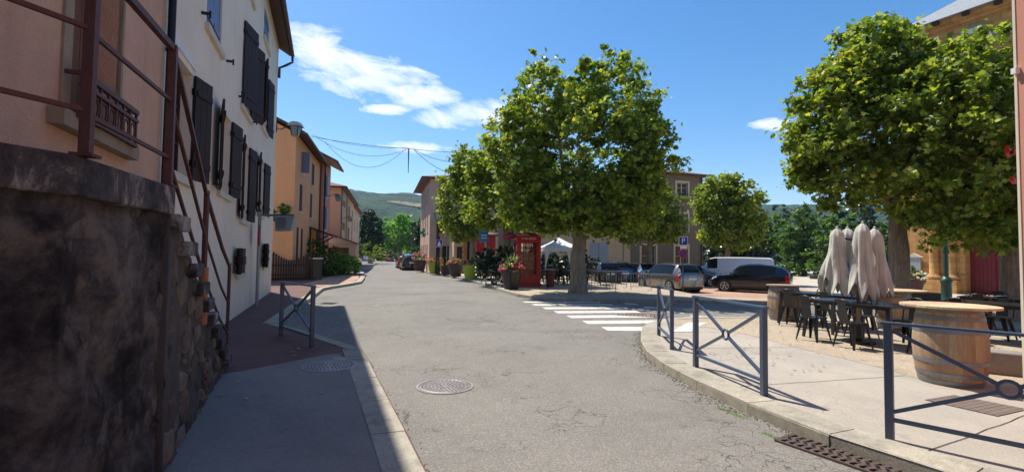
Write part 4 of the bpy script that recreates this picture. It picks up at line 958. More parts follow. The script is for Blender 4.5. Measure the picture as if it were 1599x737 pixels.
tree('plane_tree', 'plane tree behind the red kiosk, its crown joining the largest tree on the left', (-.3, 27.2, .12), .28, 3.2,
     [((-.2, 0, 5.4), (1.9, 2.0, 2.3)), ((-1.1, -.3, 6.6), (1.2, 1.3, 1.3)), ((.9, 0, 6.6), (1.4, 1.4, 1.5)), ((-.8, -.5, 4.0), (1.6, 1.5, 1.0)), ((1.2, -.4, 3.9), (1.6, 1.5, 1.0)), ((1.9, 0, 5.4), (1.2, 1.4, 1.6))], 21000, .175, seed=11)
tree('plane_tree', 'leftmost plane tree of the square, beside the road behind the flower pots', (-2.7, 33.6, .12), .24, 2.8,
     [((-.9, 0, 5.2), (1.5, 1.8, 2.6)), ((-.7, -.2, 7.7), (1.0, 1.3, 1.4)), ((.4, 0, 6.8), (1.2, 1.4, 1.8)), ((-.4, -.3, 3.5), (1.4, 1.5, 1.1))], 18500, .175, seed=12)
tree('plane_tree', 'slimmer plane tree in front of the tall grey beige house', (9.9, 35, -.2), .2, 2.9,
     [((.1, 0, 5.3), (1.9, 1.9, 2.2)), ((1.0, -.2, 4.2), (1.4, 1.5, 1.3)), ((-.9, 0, 4.4), (1.3, 1.5, 1.3)), ((-1.6, 0, 3.4), (.8, .9, .6)), ((0, 0, 7), (1, 1.2, 1))], 17000, .185, seed=13)
tree('plane_tree', 'bright round plane tree right of the tall house, behind the white van', (16.4, 37, -.2), .26, 2.8,
     [((0, 0, 5.6), (2.2, 2.1, 2.4)), ((-1.2, -.3, 6.4), (1.5, 1.5, 1.7)), ((1.2, -.2, 6.0), (1.4, 1.6, 1.9)), ((.2, 0, 3.7), (2.2, 1.9, 1.1)), ((-.2, 0, 7.4), (1.2, 1.2, 1.0)), ((1.9, 0, 4.4), (1, 1.2, 1.3))], 24000, .185, seed=14)
tree('plane_tree', 'tall plane tree behind the closed parasols with a forked trunk', (11.6, 14.6, 0), .27, 4.1,
     [((.1, 0, 5.8), (2.6, 2.4, 2.3)), ((-.6, 0, 7.5), (1.3, 1.4, 1.4)), ((-1.9, 0, 5.6), (1.4, 1.6, 1.9)), ((-1.5, -.2, 7.0), (1.0, 1.2, 1.1)), ((1.2, 0, 6.8), (1.4, 1.6, 1.3)), ((-1.7, 0, 4.2), (1.3, 1.3, 1.0)), ((1.2, .3, 4.2), (1.8, 1.6, 1.2)), ((-.4, 0, 8.6), (.8, .8, .75)), ((-2.7, 0, 4.9), (.7, .9, .9))],
     35000, .155, seed=15, clump=.42)
tree('plane_tree', 'plane tree in front of the church door, crown cut off by the right edge', (13.3, 12.9, 0.1), .27, 3.4,
     [((.1, 0, 5.0), (2.7, 2.3, 2.1)), ((-1.8, 0, 5.3), (1.6, 1.6, 1.7)), ((1.7, 0, 5.4), (1.8, 1.8, 1.7)), ((-1.6, 0, 3.4), (1.7, 1.5, 1.0)), ((.6, 0, 3.1), (2.2, 1.6, .9)), ((2.4, 0, 3.6), (1.6, 1.6, 1.1)), ((-.6, .2, 6.85), (1.7, 1.6, .95)), ((1.1, .2, 6.7), (1.5, 1.5, .9)), ((-1.0, -.2, 2.6), (1.6, 1.2, .75)), ((.8, -.2, 2.7), (1.6, 1.2, .7))], 37000, .155, seed=16, clump=.42)
tree('broadleaf_tree', 'round bright green tree closing the end of the street', (-27.0, 118, 0), .5, 3.5,
     [((0, 0, 7.0), (5.0, 4.6, 4.1)), ((-2, 0, 5.2), (3.6, 3, 2.6)), ((2.2, 0, 5.3), (3.4, 3, 2.6)), ((0, 0, 9.3), (3, 3, 2))], 9000, .5, 'leaf_fresh', seed=21, shape=LEAF_S, clump=1.0)
tree('magnolia_tree', 'dark glossy evergreen tree beyond the beige houses on the left of the road', (-25.6, 88, 0), .3, 2.5,
     [((0, 0, 6.0), (2.1, 2.1, 3.4)), ((-.6, 0, 7.8), (1.4, 1.4, 1.8)), ((.9, 0, 4.2), (1.7, 1.6, 2.4)), ((1.2, 0, 6.8), (1, 1, 1.2))], 6000, .42, 'leaf_dark', seed=22, shape=LEAF_S, clump=.7)
tree('broadleaf_tree', 'dark green tree left of the pink building at the end of the street', (-13.9, 80, 0), .35, 3,
     [((0, 0, 5.5), (2.4, 2.4, 3.0)), ((1.2, 0, 4.0), (2.0, 2, 2.2)), ((-1, 0, 3.6), (1.6, 1.6, 1.8))], 5000, .4, 'leaf_dark', seed=23, shape=LEAF_S, clump=.8)
for i, (x, y, hh, rr, mt, lb) in enumerate(((-33, 128, 8, 4.2, 'leaf_mid', 'mid green tree behind the white car at the street end'), (-36.5, 120, 6.5, 3.6, 'leaf_mid', 'small loose tree left of the cars at the street end'), (-19.5, 112, 7.5, 4, 'leaf_dark', 'dark tree just right of the round bright tree'),
      (-30, 150, 6, 4, 'leaf_lime', 'lime green shrub-like tree seen between the far cars'), (-22, 140, 9, 5, 'leaf_dark', 'tall dark tree behind the round bright tree'))):
    tree('broadleaf_tree', lb, (x, y, 0), .3, hh * .35, [((0, 0, hh * .6), (rr, rr, hh * .4)), ((rr * .3, 0, hh * .4), (rr * .8, rr * .8, hh * .3))], 3000, .5, mt, seed=40 + i, shape=LEAF_S, clump=.9)
bgt = [(27.5, 60, 7.5, 4.0, 'leaf_dark', 'glossy dark evergreen behind the roof of the white van'), (33, 62, 8.0, 3.2, 'leaf_mid', 'bushy mid green tree above the railings'), (33.5, 56, 8.5, 2.2, 'leaf_mid', 'feathery acacia-like tree rising above the hedge'), (37.5, 66, 10, 3.6, 'leaf_dark', 'tall dark tree left of the parasols'),
       (34, 50, 7.5, 3.0, 'leaf_mid', 'leafy tree just left of the closed parasols'), (40, 58, 10.5, 4, 'leaf_dark', 'dark tree behind the closed parasols'), (39, 47, 8.0, 3.4, 'leaf_mid', 'green tree seen through the gap between parasols and plane trunk'), (23.5, 50, 5.4, 3.0, 'leaf_dark', 'dark shiny shrub-like tree behind the van bonnet'),
       (47, 62, 11, 5, 'leaf_dark', 'dark tree between the plane trunk and the church'), (19, 62, 6, 4.5, 'leaf_dark', 'dark tree right behind the bright round plane'), (52, 56, 11, 5, 'leaf_mid', 'tall tree against the church wall')]
for i, (x, y, hh, rr, mt, lb) in enumerate(bgt):
    tree('broadleaf_tree', lb, (x, y, -.3), .22, hh * .35, [((0, 0, hh * .62), (rr * .8, rr * .8, hh * .36)), ((rr * .4, 0, hh * .42), (rr * .75, rr * .7, hh * .3)), ((-rr * .45, 0, hh * .36), (rr * .7, rr * .7, hh * .3))], 6500, .33, mt, seed=60 + i, shape=LEAF_L if i == 2 else LEAF_S, clump=.6, flat=.9)
jt = MB()
for a_, b_ in (((3.28, 3.95), (6.4, 5.6)), ((2.68, 5.9), (5.3, 6.6)), ((2.72, 8.3), (4.9, 8.6)), ((3.05, 10.2), (4.6, 10.3))):
    pts_ = wobble((a_[0], a_[1], .1205), (b_[0], b_[1], .1205), 14, .012, random.Random(int(a_[1] * 10)))
    for p_, q_ in zip(pts_, pts_[1:]): p_.z = q_.z = .1205; jt.bar(p_, q_, .007, .001)
tag(jt.build('pavement_joint', 'black'), kind='structure')
gt = MB(); rgg = random.Random(31)
def grit(pts_, side, z_, n_, spread):
    for _ in range(n_):
        i_ = rgg.randrange(len(pts_) - 1); a_ = Vector((*pts_[i_], 0)); b_ = Vector((*pts_[i_ + 1], 0)); d_ = (b_ - a_).normalized(); nn_ = Vector((-d_.y, d_.x, 0)) * side
        p_ = a_.lerp(b_, rgg.random()) + nn_ * abs(rgg.gauss(0, spread)); r_ = rgg.uniform(.002, .008); gt.box((p_.x, p_.y, z_ + r_ * .5), (r_ * 2, r_ * 1.5, r_), rz=rgg.uniform(0, 3))
grit(KR[1:16], 1, 0, 1800, .07); grit(KL, -1, 0, 400, .04); grit(KF[8:30], 1, 0, 500, .12)
tag(gt.build('gutter_grit', 'mortar_grit', fix=False), 'loose grit and crumbs of stone lying along the kerb foot', 'grit', kind='stuff')
def shrub(name, label, loc, lobes, n, size, mat, seed, shape=LEAF_S, cat='shrub', group=None, **k):
    t = thing(name, label, cat, loc, group=group); m = MB(); rg = random.Random(seed)
    for j in range(6):
        c, r = lobes[j % len(lobes)]; m.tube(wobble((rg.uniform(-.1, .1), rg.uniform(-.1, .1), -.02), (c[0] + rg.uniform(-.4, .4) * r[0], c[1], c[2]), 3, .04, rg), [.03, .025, .018, .01], 5)
    m.build('stem', 'bark', t, local=True); leaves('foliage', mat, t, lobes, n, size, shape, seed, clump=k.pop('clump', .2), **k); return t
shrub('round_shrub', 'large dark green shrub leaning over the pavement by the stone pillar', (-13.2, 33.5, .1), [((0, 0, 1.2), (1.3, 1.2, 1.2)), ((-.7, 0, 1.7), (1.0, 1.0, .9)), ((.7, 0, .8), (1.0, 1.0, .8))], 8000, .12, 'leaf_mid', 81)
shrub('round_shrub', 'lighter green low bush at the brick pavement edge', (-12.6, 36.0, .1), [((0, 0, .7), (1.3, 1.3, .85)), ((.5, 0, .6), (1.0, 1.2, .7))], 6000, .12, 'leaf_fresh', 82)
shrub('round_shrub', 'sunlit lime green bush beside the last beige house', (-22.3, 78, .1), [((0, 0, 2.2), (2.0, 2, 1.3)), ((.5, 0, 1.2), (1.8, 1.8, 1.2))], 2500, .3, 'leaf_lime', 83)
bx_ = thing('window_box', 'leafy plant in a dark box on the orange wall above the hanging sign', 'window box', (-12.95, 27.3, 3.45))
m = MB(); m.box((0, 0, .1), (.9, .4, .25), rz=.25); m.build('box', 'wood_dark', bx_, local=True); m = MB(); m.bar((-.3, .3, 0), (-.3, -.1, 0), .04, .06); m.bar((.3, .4, 0), (.3, .0, 0), .04, .06); m.build('bracket', 'iron', bx_, local=True)
leaves('foliage', 'leaf_mid', bx_, [((0, 0, .45), (.5, .35, .35)), ((.2, 0, .7), (.3, .25, .3))], 420, .15, LEAF_L, 84, clump=.2)
fs_ = shrub('flowering_shrub', 'dark shrub starred with white flowers left of the red kiosk', (-1.0, 26.3, .12), [((0, 0, .8), (.9, .6, .8)), ((.5, 0, 1.2), (.8, .5, .8)), ((-.4, 0, 1.3), (.6, .5, .6))], 6500, .10, 'leaf_dark', 85)
leaves('flowers', 'petal_white', fs_, [((0, 0, .8), (1.0, .7, .9)), ((.5, 0, 1.3), (.8, .6, .8))], 260, .09, LEAF_S, 86, clump=.06, perclump=5, shell=(.9, 1.1))
for i, (x, y, w_, h_, lb) in enumerate(((-.8, 33.5, 1.6, 2.2, 'dark filler foliage added behind the red kiosk'), (1.6, 34, 1.7, 2.3, 'dark filler foliage added behind the left of the gazebo'), (4.2, 34.5, 1.6, 2.2, 'dark filler foliage added behind the right of the gazebo'), (.2, 30.3, 1.0, 1.6, 'low dark filler shrub added between kiosk and gazebo'))):  # dark shrubs added to darken the background behind kiosk and gazebo
    shrub('hedge_shrub', lb, (x, y, .1), [((0, 0, h_ * .5), (w_, .8, h_ * .52)), ((.4, 0, h_ * .4), (w_, .8, h_ * .45))], 5200, .17, 'leaf_dark', 120 + i)
for i in range(6):
    x = 24 + i * 3.2; y = 50.5 + i * 1.7
    shrub('hedge_shrub', ['clipped hedge shrub behind the railings nearest the van', 'second hedge shrub behind the railings', 'third hedge shrub behind the railings, mid way', 'fourth hedge shrub behind the railings', 'fifth hedge shrub, just left of the parasols', 'last hedge shrub, behind the parasols'][i], (x, y, -.3), [((0, 0, .9), (1.8, 1.0, .9))], 2200, .2, 'leaf_fresh' if i % 2 else 'leaf_mid', 90 + i)

# wooded hills, far off
def hills():
    az = np.radians(np.linspace(-75, 75, 301)); rs = np.concatenate([np.linspace(320, 1500, 70), [1800, 2300]]); vs = []; vz = []
    for r_ in rs:
        for a in az:
            d = math.degrees(a); H = np.interp(d, [-75, -40, -18.5, -16.5, -14.5, -12.6, -10, 0, 15, 26, 31, 45, 75], [130, 145, 158, 152, 149, 153, 149, 130, 118, 124, 121, 118, 110])
            x = r_ * math.sin(a); y = r_ * math.cos(a); q = max(0, min(1, (r_ - 340) / 1000)); z = H * 1.09 * (q ** 1.15) * (1.0 if r_ < 1400 else .93)
            z += noise.fractal(Vector((x * .0045, y * .0045, 0)), 1, 2, 5) * 22 * min(1, q * 3) * (1 - .6 * max(0, min(1, (r_ - 1000) / 300))) + abs(noise.noise(Vector((x * .05, y * .05, 3)))) * 7 * min(1, q * 6) - 2
            vs.append((x, y, z))
    n = len(az); m = MB(); m.add(vs, [(j * n + i, j * n + i + 1, (j + 1) * n + i + 1, (j + 1) * n + i) for j in range(len(rs) - 1) for i in range(n - 1)])
    o = m.build('hills', 'hill', smooth='all'); tag(o, kind='structure')
    # bare tan field on the upper slope
    lay = []
    from mathutils.bvhtree import BVHTree
    bv = BVHTree.FromPolygons([Vector(v_) for v_ in vs], m.f)
    g = MB(); na, nv = 60, 14; vv = []
    for i in range(na + 1):
        d = R(-14.6 + 5.6 * i / na); 
        lo = np.interp(i / na, [0, .3, 1], [.1030, .0985, .0910]) + .0022 * noise.noise(Vector((i * .5, 0, 0))); hi = np.interp(i / na, [0, .12, .4, 1], [.1034, .1050, .1040, .1000]) + .0018 * noise.noise(Vector((i * .6, 5, 0)))
        for j in range(nv + 1):
            e = lo + (hi - lo) * j / nv; dr = Vector((math.sin(d), math.cos(d), e)).normalized(); hit = bv.ray_cast(Vector((0, 0, 1.65)), dr)
            p = hit[0] if hit[0] is not None else Vector((0, 0, 1.65)) + dr * 1290
            vv.append(p + Vector((0, -2, 2.0)))
    g.add(vv, [(i * (nv + 1) + j, (i + 1) * (nv + 1) + j, (i + 1) * (nv + 1) + j + 1, i * (nv + 1) + j + 1) for i in range(na) for j in range(nv)])
    tag(g.build('field', 'hill_field'), kind='structure')
hills()

# ------------------------------------------------------------------ pedestrian barriers (St Andrew's cross)
def barrier(label, loc, rz, L=1.5):
    t = thing('pedestrian_barrier', label, 'barrier', loc, rz, 'blue grey cross barriers along the kerbs')
    for x in (0, L): m = MB(); m.box((x, 0, .49), (.062, .062, .98)); m.build('post', 'barrier', t, local=True, bevel=.004)
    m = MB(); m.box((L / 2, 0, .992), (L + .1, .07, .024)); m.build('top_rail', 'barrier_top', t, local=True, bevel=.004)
    m = MB(); m.box((L / 2, 0, .17), (L - .062, .04, .03)); m.build('bottom_rail', 'barrier', t, local=True)
    c = Vector((L / 2, 0, .57)); z0, z1 = .24, .93
    for a, b in (((.031, z1), 1), ((.031, z0), 1), ((L - .031, z1), 1), ((L - .031, z0), 1)):
        p = Vector((a[0], 0, a[1])); q = c + (p - c).normalized() * .06; m = MB(); m.bar(p, q, .035, .028, (0, 0, 1)); m.build('cross_bar', 'barrier', t, local=True)
    m = MB(); pts = [c + Vector((.062 * math.cos(k), 0, .062 * math.sin(k))) for k in np.linspace(0, 2 * math.pi, 21)]; m.tube(pts, .016, 8, cap=False); m.build('ring', 'barrier', t, smooth='all', local=True)
    return t
b0 = barrier('nearest barrier on the right, by the drain grate, cut off by the edge', (3.28, 4.26, .118), math.atan2(-.72, .69), 1.46)
def ang(p, q): return math.atan2(q[1] - p[1], q[0] - p[0])
copy_tree(b0, (2.63, 6.97, .118), ang((2.63, 6.97), (2.87, 5.4)), 'middle barrier on the right pavement, seen almost square on')
copy_tree(b0, (2.93, 9.7, .118), ang((2.93, 9.7), (2.72, 8.3)), 'small looking barrier beside the white tactile strip, farthest of those on the right')
copy_tree(b0, (-4.28, 9.13, .118), ang((-4.28, 9.13), (-3.25, 8.05)), 'barrier in the shade on the left pavement')

# ------------------------------------------------------------------ iron covers, drain grate
def cover(label, loc, r, frame=True):
    t = thing('manhole_cover', label, 'manhole cover', loc); m = MB()
    m.lathe([(r - .035, .0), (r - .035, .006), (r, .006), (r + .004, 0)], n=40, capb=False, capt=False); m.build('frame', 'iron_worn', t, local=True, fix=False)
    m = MB(); m.lathe([(r - .045, -.004), (r - .045, .004), (.001, .004)], n=40, capb=False, capt=False); d = m.build('lid', 'iron_worn', t, local=True, fix=False)
    m = MB()
    for rr in np.arange(.06, r - .07, .045):
        k = int(2 * math.pi * rr / .05)
        for i in range(k): a = 2 * math.pi * i / k; m.box((rr * math.cos(a), rr * math.sin(a), .006), (.026, .018, .006), rz=a)
    s_ = m.build('relief', 'iron_worn', t, local=True); s_['kind'] = 'stuff'
    m = MB(); m.lathe([(r - .045, .0045), (r - .06, .009), (r - .07, .0045)], n=40, capb=False, capt=False); m.build('rim', 'iron_worn', t, local=True, fix=False)
    return t
cover('round iron manhole cover in the sunlit carriageway', (-.82, 6.2, .003), .36)
c_ = cover('round iron manhole cover in the shaded left pavement', (-2.47, 6.73, .1205), .37)
sheet('pavement_patch', [(-2.2, 7.35), (-1.95, 6.72), (-2.3, 6.42), (-2.62, 7.3)], .1202, 'concrete', z0=0)
m = MB(); m.lathe([(.16, 0), (.16, .005), (.001, .005)], (-4.3, 15.6, .004), 24, capb=False, capt=False); tag(m.build('valve_cover', 'iron_worn', fix=False), 'small flat iron cover in the road just beyond the house shadow', 'cover')
for nm, lb, q, z_ in (('inspection_plate', 'rusty square chequer plate let into the pavement by the wine barrel', [(4.60, 5.46), (5.10, 5.66), (5.42, 5.16), (4.86, 4.92)], .119),
                      ('drain_cover', 'long brown iron drain cover at the end of the zebra crossing', [(3.0, 13.9), (4.25, 13.5), (4.35, 13.9), (3.1, 14.3)], .006)):
    t = thing(nm, lb, 'cover', (q[0][0], q[0][1], z_)); m = MB(); m.prism(q, z_, z_ + .006); m.build('plate', 'chequer', t)
    m = MB(); A_, B_, C_, D_ = [Vector((*p, z_ + .007)) for p in q]
    for i in range(12):
        for j in range(9):
            p = A_.lerp(B_, (i + .5) / 12).lerp(D_.lerp(C_, (i + .5) / 12), (j + .5) / 9); m.box(p, (.03, .008, .005), rz=.8 if (i + j) % 2 else -.8)
    m.build('relief', 'chequer', t)['kind'] = 'stuff'
gr = thing('drain_grate', 'rusty iron drain grate in the gutter below the nearest barrier', 'drain grate', (2.45, 4.52, 0))
ga = Vector((2.42, 4.50, 0)); gb = Vector((2.98, 3.55, 0)); gd_ = (gb - ga).normalized(); gn = Vector((-gd_.y, gd_.x, 0));   # gn points to the kerb
GL = (gb - ga).length
m = MB()
for n_ in (0, .29): m.bar(ga + gn * n_ + Vector((0, 0, .01)), gb + gn * n_ + Vector((0, 0, .01)), .022, .02)
for p in (ga, gb): m.bar(p + Vector((0, 0, .01)), p + gn * .29 + Vector((0, 0, .01)), .022, .02)
m.build('frame', 'grate_iron', gr)
m = MB(); q = [ga, gb, gb + gn * .29, ga + gn * .29]; m.quad(*[p + Vector((0, 0, .003)) for p in q]); m.build('pit_shade', 'black', gr)  # flat black sheet stands in for the shaded hollow under the bars
wb = MB(); pts = []
for k in range(13): t_ = k / 12; pts.append((.29 * t_, .018 * math.sin(t_ * math.pi * 4) + .05 * t_))
for p, q in zip(pts, pts[1:]): wb.bar((p[0], p[1], .0), (q[0], q[1], .0), .03, .014)
wo_ = wb.build('bar', 'grate_iron', gr, local=True); wmesh = wo_.data; ra = math.atan2(gn.y, gn.x); wo_.rotation_euler = (0, 0, ra)
def gpos(s_): p = ga + gd_ * s_ - gr.location; return (p.x, p.y, .012)
wo_.location = gpos(.04); k = .11
while k < GL - .03: near_inst('bar', wmesh, None, gr, gpos(k), (0, 0, ra)); k += .07
m = MB()
for f in (.1, .19): m.bar(ga + gn * f + Vector((0, 0, .011)), gb + gn * f + Vector((0, 0, .011)), .014, .012)
m.build('stretcher', 'grate_iron', gr)

# grass in the joints, fallen leaves and grit
gg = MB(); rg = random.Random(5)
for (x0, y0, x1, y1, n_) in ((2.30, 5.5, 2.43, 5.1, 150), (2.36, 6.3, 2.3, 6.8, 30), (2.40, 4.72, 2.5, 4.5, 90), (2.42, 8.9, 2.26, 8.0, 30)):
    for _ in range(n_):
        t_ = rg.random(); x = x0 + (x1 - x0) * t_ + rg.gauss(0, .02); y = y0 + (y1 - y0) * t_ + rg.gauss(0, .02); a = rg.uniform(0, 6.28); h_ = rg.uniform(.008, .035); l = rg.uniform(.2, .9)
        w_ = .003; dx, dy = math.cos(a), math.sin(a); gg.add([(x - dy * w_, y + dx * w_, 0), (x + dy * w_, y - dx * w_, 0), (x + dx * h_ * l, y + dy * h_ * l, h_)], [(0, 1, 2)])
tag(gg.build('grass_tufts', 'leaf_fresh', fix=False), 'thin grass growing in the joint below the kerb', 'grass', kind='stuff')
lf = MB(); spots = [(3.2, 4.5, 6.5, 9.5, .128, 60), (5, 9, 7.5, 12, .128, 160), (0, -4, 3.6, 11, .008, 0), (-4.5, -2.0, 4.5, 8, .125, 40), (1.5, 6, 18.3, 25, .128, 150), (8, 16, 10, 15, .128, 260)]
for x0, x1, y0, y1, z_, n_ in spots:
    for _ in range(n_):
        x, y = rg.uniform(x0, x1), rg.uniform(y0, y1); a = rg.uniform(0, 6.28); s_ = rg.uniform(.012, .04); u1 = Vector((math.cos(a), math.sin(a), rg.uniform(-.3, .3))) * s_; v1 = Vector((-math.sin(a), math.cos(a), rg.uniform(-.3, .3))) * s_ * .7
        c = Vector((x, y, z_ + .012)); lf.add([c - u1, c - v1 * .8, c + u1, c + v1], [(0, 1, 2, 3)])
MT['dead_leaf'] = m_leaf('fallen dry leaf', ['#8a6e48', '#a88a58', '#7a6548'], .1)
tag(lf.build('fallen_leaves', 'dead_leaf', fix=False), 'scattered dry fallen leaves on the pavements', 'leaves', kind='stuff')

# ------------------------------------------------------------------ wine barrel tables
def barrel(label, loc, rz, H=.95, r0=.30, r1=.375, top=.66, tz=.03, group='barrel tables on the terrace', topmat='oak_top'):
    t = thing('barrel_table', label, 'barrel table', loc, rz, group); n = 18; K = 10
    def rad(z): f = 2 * z / H - 1; return r0 + (r1 - r0) * (1 - f * f)
    m = MB(); vs = []; w = math.pi / n - .003
    for i in range(K + 1):
        z = H * i / K; r = rad(z)
        for a in (-w, -w / 2, 0, w / 2, w): vs.append((r * math.cos(a) * (1 if abs(a) < w else .994), r * math.sin(a), z))
        for a in (w, -w): vs.append(((r - .022) * math.cos(a), (r - .022) * math.sin(a), z))
    fs = [(i * 7 + k, i * 7 + (k + 1) % 7, (i + 1) * 7 + (k + 1) % 7, (i + 1) * 7 + k) for i in range(K) for k in range(7)] + [tuple(reversed(range(7))), tuple(range(K * 7, K * 7 + 7))]
    m.add(vs, fs); s0 = m.build('stave', 'oak', t, local=True, smooth=True)
    for k in range(1, n): near_inst('stave', s0.data, None, t, (0, 0, 0), (0, 0, 2 * math.pi * k / n))
    for z in (.012, .105, .265, H - .265 - .04, H - .105 - .04, H - .055):
        m = MB(); h_ = .05; m.lathe([(rad(z) + .001, z), (rad(z) + .006, z), (rad(z + h_) + .006, z + h_), (rad(z + h_) + .001, z + h_)], n=40, capb=False, capt=False); m.build('hoop', 'galv_hoop', t, local=True, smooth=True, fix=False)
    m = MB(); m.lathe([(r0 - .03, H - .05), (.001, H - .05)], n=30, capb=False, capt=False); m.build('barrel_head', 'oak', t, local=True)
    if top:
        npl = 7
        for k in range(npl):
            y0, y1 = -top + 2 * top * k / npl + .002, -top + 2 * top * (k + 1) / npl - .002; m = MB(); pl_ = [(math.sqrt(max(0, top * top - y * y)), y) for y in np.linspace(y0, y1, 6)]
            m.prism(pl_ + [(-x, y) for x, y in reversed(pl_)], H + .002, H + .002 + tz); m.build('plank', topmat, t, local=True, bevel=.003)
    return t
barrel('wine barrel table with a pale round top, nearest and largest, beside the near barrier', (5.62, 6.28, .118), .3, H=.95, r0=.315, r1=.375, top=.50)
barrel('dark weathered wine barrel table at the far left end of the terrace', (6.95, 12.45, .118), .9, H=.86, r0=.32, r1=.38, top=.40, topmat='oak')
barrel('barrel table with round top behind the nearest barrel, left of the green lamp post', (8.6, 11.0, .118), 2.0, H=.86, r0=.28, r1=.34, top=.60)

# ------------------------------------------------------------------ terrace chairs and tables
def chair0(label, loc, rz):
    t = thing('cafe_chair', label, 'chair', loc, rz, 'black metal cafe chairs on the terrace')
    m = MB(); n = 5; pts = []
    for cx, cy, a0 in ((.13, .13, 0), (-.13, .13, 90), (-.13, -.13, 180), (.13, -.13, 270)):
        for k in range(n): a = R(a0 + 90 * k / (n - 1)); pts.append((cx + .05 * math.cos(a), cy + .05 * math.sin(a)))
    m.prism(pts, .43, .452); m.build('seat', 'chair_black', t, local=True, bevel=.006)
    for sx, sy in ((1, 1), (1, -1), (-1, 1), (-1, -1)):
        m = MB(); a = Vector((sx * .15, sy * .15, .435)); b = Vector((sx * .205, sy * .215, 0)); w0, w1 = .045, .022
        for ax in ((-sx, 0), (0, -sy)):
            d = Vector((ax[0], ax[1], 0)); e = Vector((ax[1], ax[0], 0)) * .003
            m.add([a + e, a + d * w0 * 1.5 + e, b + d * w1 + e, b + e, a - e, a + d * w0 * 1.5 - e, b + d * w1 - e, b - e], [(0, 1, 2, 3), (7, 6, 5, 4), (0, 3, 7, 4), (1, 5, 6, 2), (0, 4, 5, 1), (3, 2, 6, 7)])
        m.build('leg', 'chair_black', t, local=True)
    for sy in (-1, 1): m = MB(); m.bar((.175, sy * .175, .2), (-.175, -sy * .175, .2), .014, .012); m.build('stretcher', 'chair_black', t, local=True)
    m = MB(); P_ = [(-.15, -.175, .45), (-.185, -.18, .62), (-.215, -.165, .78), (-.235, -.10, .842), (-.24, 0, .852), (-.235, .10, .842), (-.215, .165, .78), (-.185, .18, .62), (-.15, .175, .45)]
    m.tube(P_, .0125, 8); m.build('back_frame', 'chair_black', t, local=True, smooth='all')
    m = MB(); m.bar((-.17, 0, .45), (-.238, 0, .85), .18, .006, (1, 0, 0)); m.build('backrest', 'chair_black', t, local=True)
    return t
def table(label, loc, rz, L=1.7, Wd=.8, group='black metal terrace tables'):
    t = thing('terrace_table', label, 'table', loc, rz, group)
    m = MB(); m.box((0, 0, .745), (L, Wd, .03)); m.build('tabletop', 'chair_black', t, local=True, bevel=.006)
    m = MB(); m.box((0, Wd / 2 - .06, .71), (L - .16, .02, .05)); m.box((0, -Wd / 2 + .06, .71), (L - .16, .02, .05)); m.build('apron', 'chair_black', t, local=True)
    for sx in (-1, 1):
        for sy in (-1, 1): m = MB(); m.add(*(lambda A, B: ([A + Vector((x * .035, y * .035, 0)) for x, y in ((-1, -1), (1, -1), (1, 1), (-1, 1))] + [B + Vector((x * .02, y * .02, 0)) for x, y in ((-1, -1), (1, -1), (1, 1), (-1, 1))],
             [(3, 2, 1, 0), (4, 5, 6, 7), (0, 1, 5, 4), (1, 2, 6, 5), (2, 3, 7, 6), (3, 0, 4, 7)]))(Vector((sx * (L / 2 - .08), sy * (Wd / 2 - .07), .73)), Vector((sx * (L / 2 - .01), sy * (Wd / 2 - .01), 0)))); m.build('leg', 'chair_black', t, local=True)
    return t
Z = .118
ta = table('long black metal table under the closed parasols, nearest the road', (6.5, 9.15, Z), ang((5.84, 9.86), (6.37, 8.21)))
A_ = ang((5.84, 9.86), (6.37, 8.21)); Ud = Vector((math.cos(A_), math.sin(A_), 0)); Vd = Vector((-Ud.y, Ud.x, 0))    # Vd: to the right/far side
KID.clear()
tb = copy_tree(ta, (7.25, 11.35, Z), A_ + .25, 'black metal table behind the nearest long one, left of the parasols')
tc_ = copy_tree(ta, (9.3, 9.2, Z), A_ + .1, 'black metal table half hidden behind the nearest barrel')
td = copy_tree(ta, (10.9, 10.6, Z), A_ + .3, 'black metal table at the far right, by the shaded plane trunk')
def ringchairs(tc, rot, spots, first=None):
    U2 = Vector((math.cos(rot), math.sin(rot), 0)); V2 = Vector((-U2.y, U2.x, 0)); c = Vector(tc)
    for (a, b, face, lb) in spots:
        p = c + U2 * a + V2 * b; rz = rot + (R(90) if face < 0 else R(-90)) + random.uniform(-.15, .15)
        if face in (2, -2): rz = rot + (0 if face == -2 else math.pi) + random.uniform(-.1, .1)
        if CH[0] is None: CH[0] = chair0(lb, (p.x, p.y, Z), rz)
        else: copy_tree(CH[0], (p.x, p.y, Z), rz, lb)
CH = [None]
ringchairs((6.5, 9.15, 0), A_, [(-.42, -.62, -1, 'black chair pulled up to the road side of the nearest long table, left one'), (.38, -.66, -1, 'black chair on the road side of the nearest long table, right one'),
    (-.4, .60, 1, 'black chair on the far side of the nearest long table, left one'), (.42, .62, 1, 'black chair on the far side of the nearest long table, right one'), (1.15, 0, 2, 'black chair at the near end of the long table, just left of the big barrel')])
ringchairs((7.25, 11.35, 0), A_ + .25, [(-.4, -.6, -1, 'black chair on the road side of the second table, next to the dark barrel'), (.4, -.62, -1, 'black chair on the road side of the second table, nearer the parasols'), (-.4, .6, 1, 'black chair behind the second table, left one'), (.4, .6, 1, 'black chair behind the second table, under the parasols')])
ringchairs((9.3, 9.2, 0), A_ + .1, [(-.4, -.62, -1, 'black chair showing just above the nearest barrel top on the left'), (.4, .6, 1, 'black chair behind the table that the nearest barrel hides'), (-.35, .62, 1, 'black chair beyond the hidden table, left one')])
ringchairs((10.9, 10.6, 0), A_ + .3, [(-.4, -.62, -1, 'black chair with curved back rail at the far right table, left one'), (.42, -.6, -1, 'black chair at the far right table, nearest the terracotta corner'), (-.4, .6, 1, 'black chair behind the far right table'), (1.15, 0, 2, 'black chair at the near end of the far right table')])

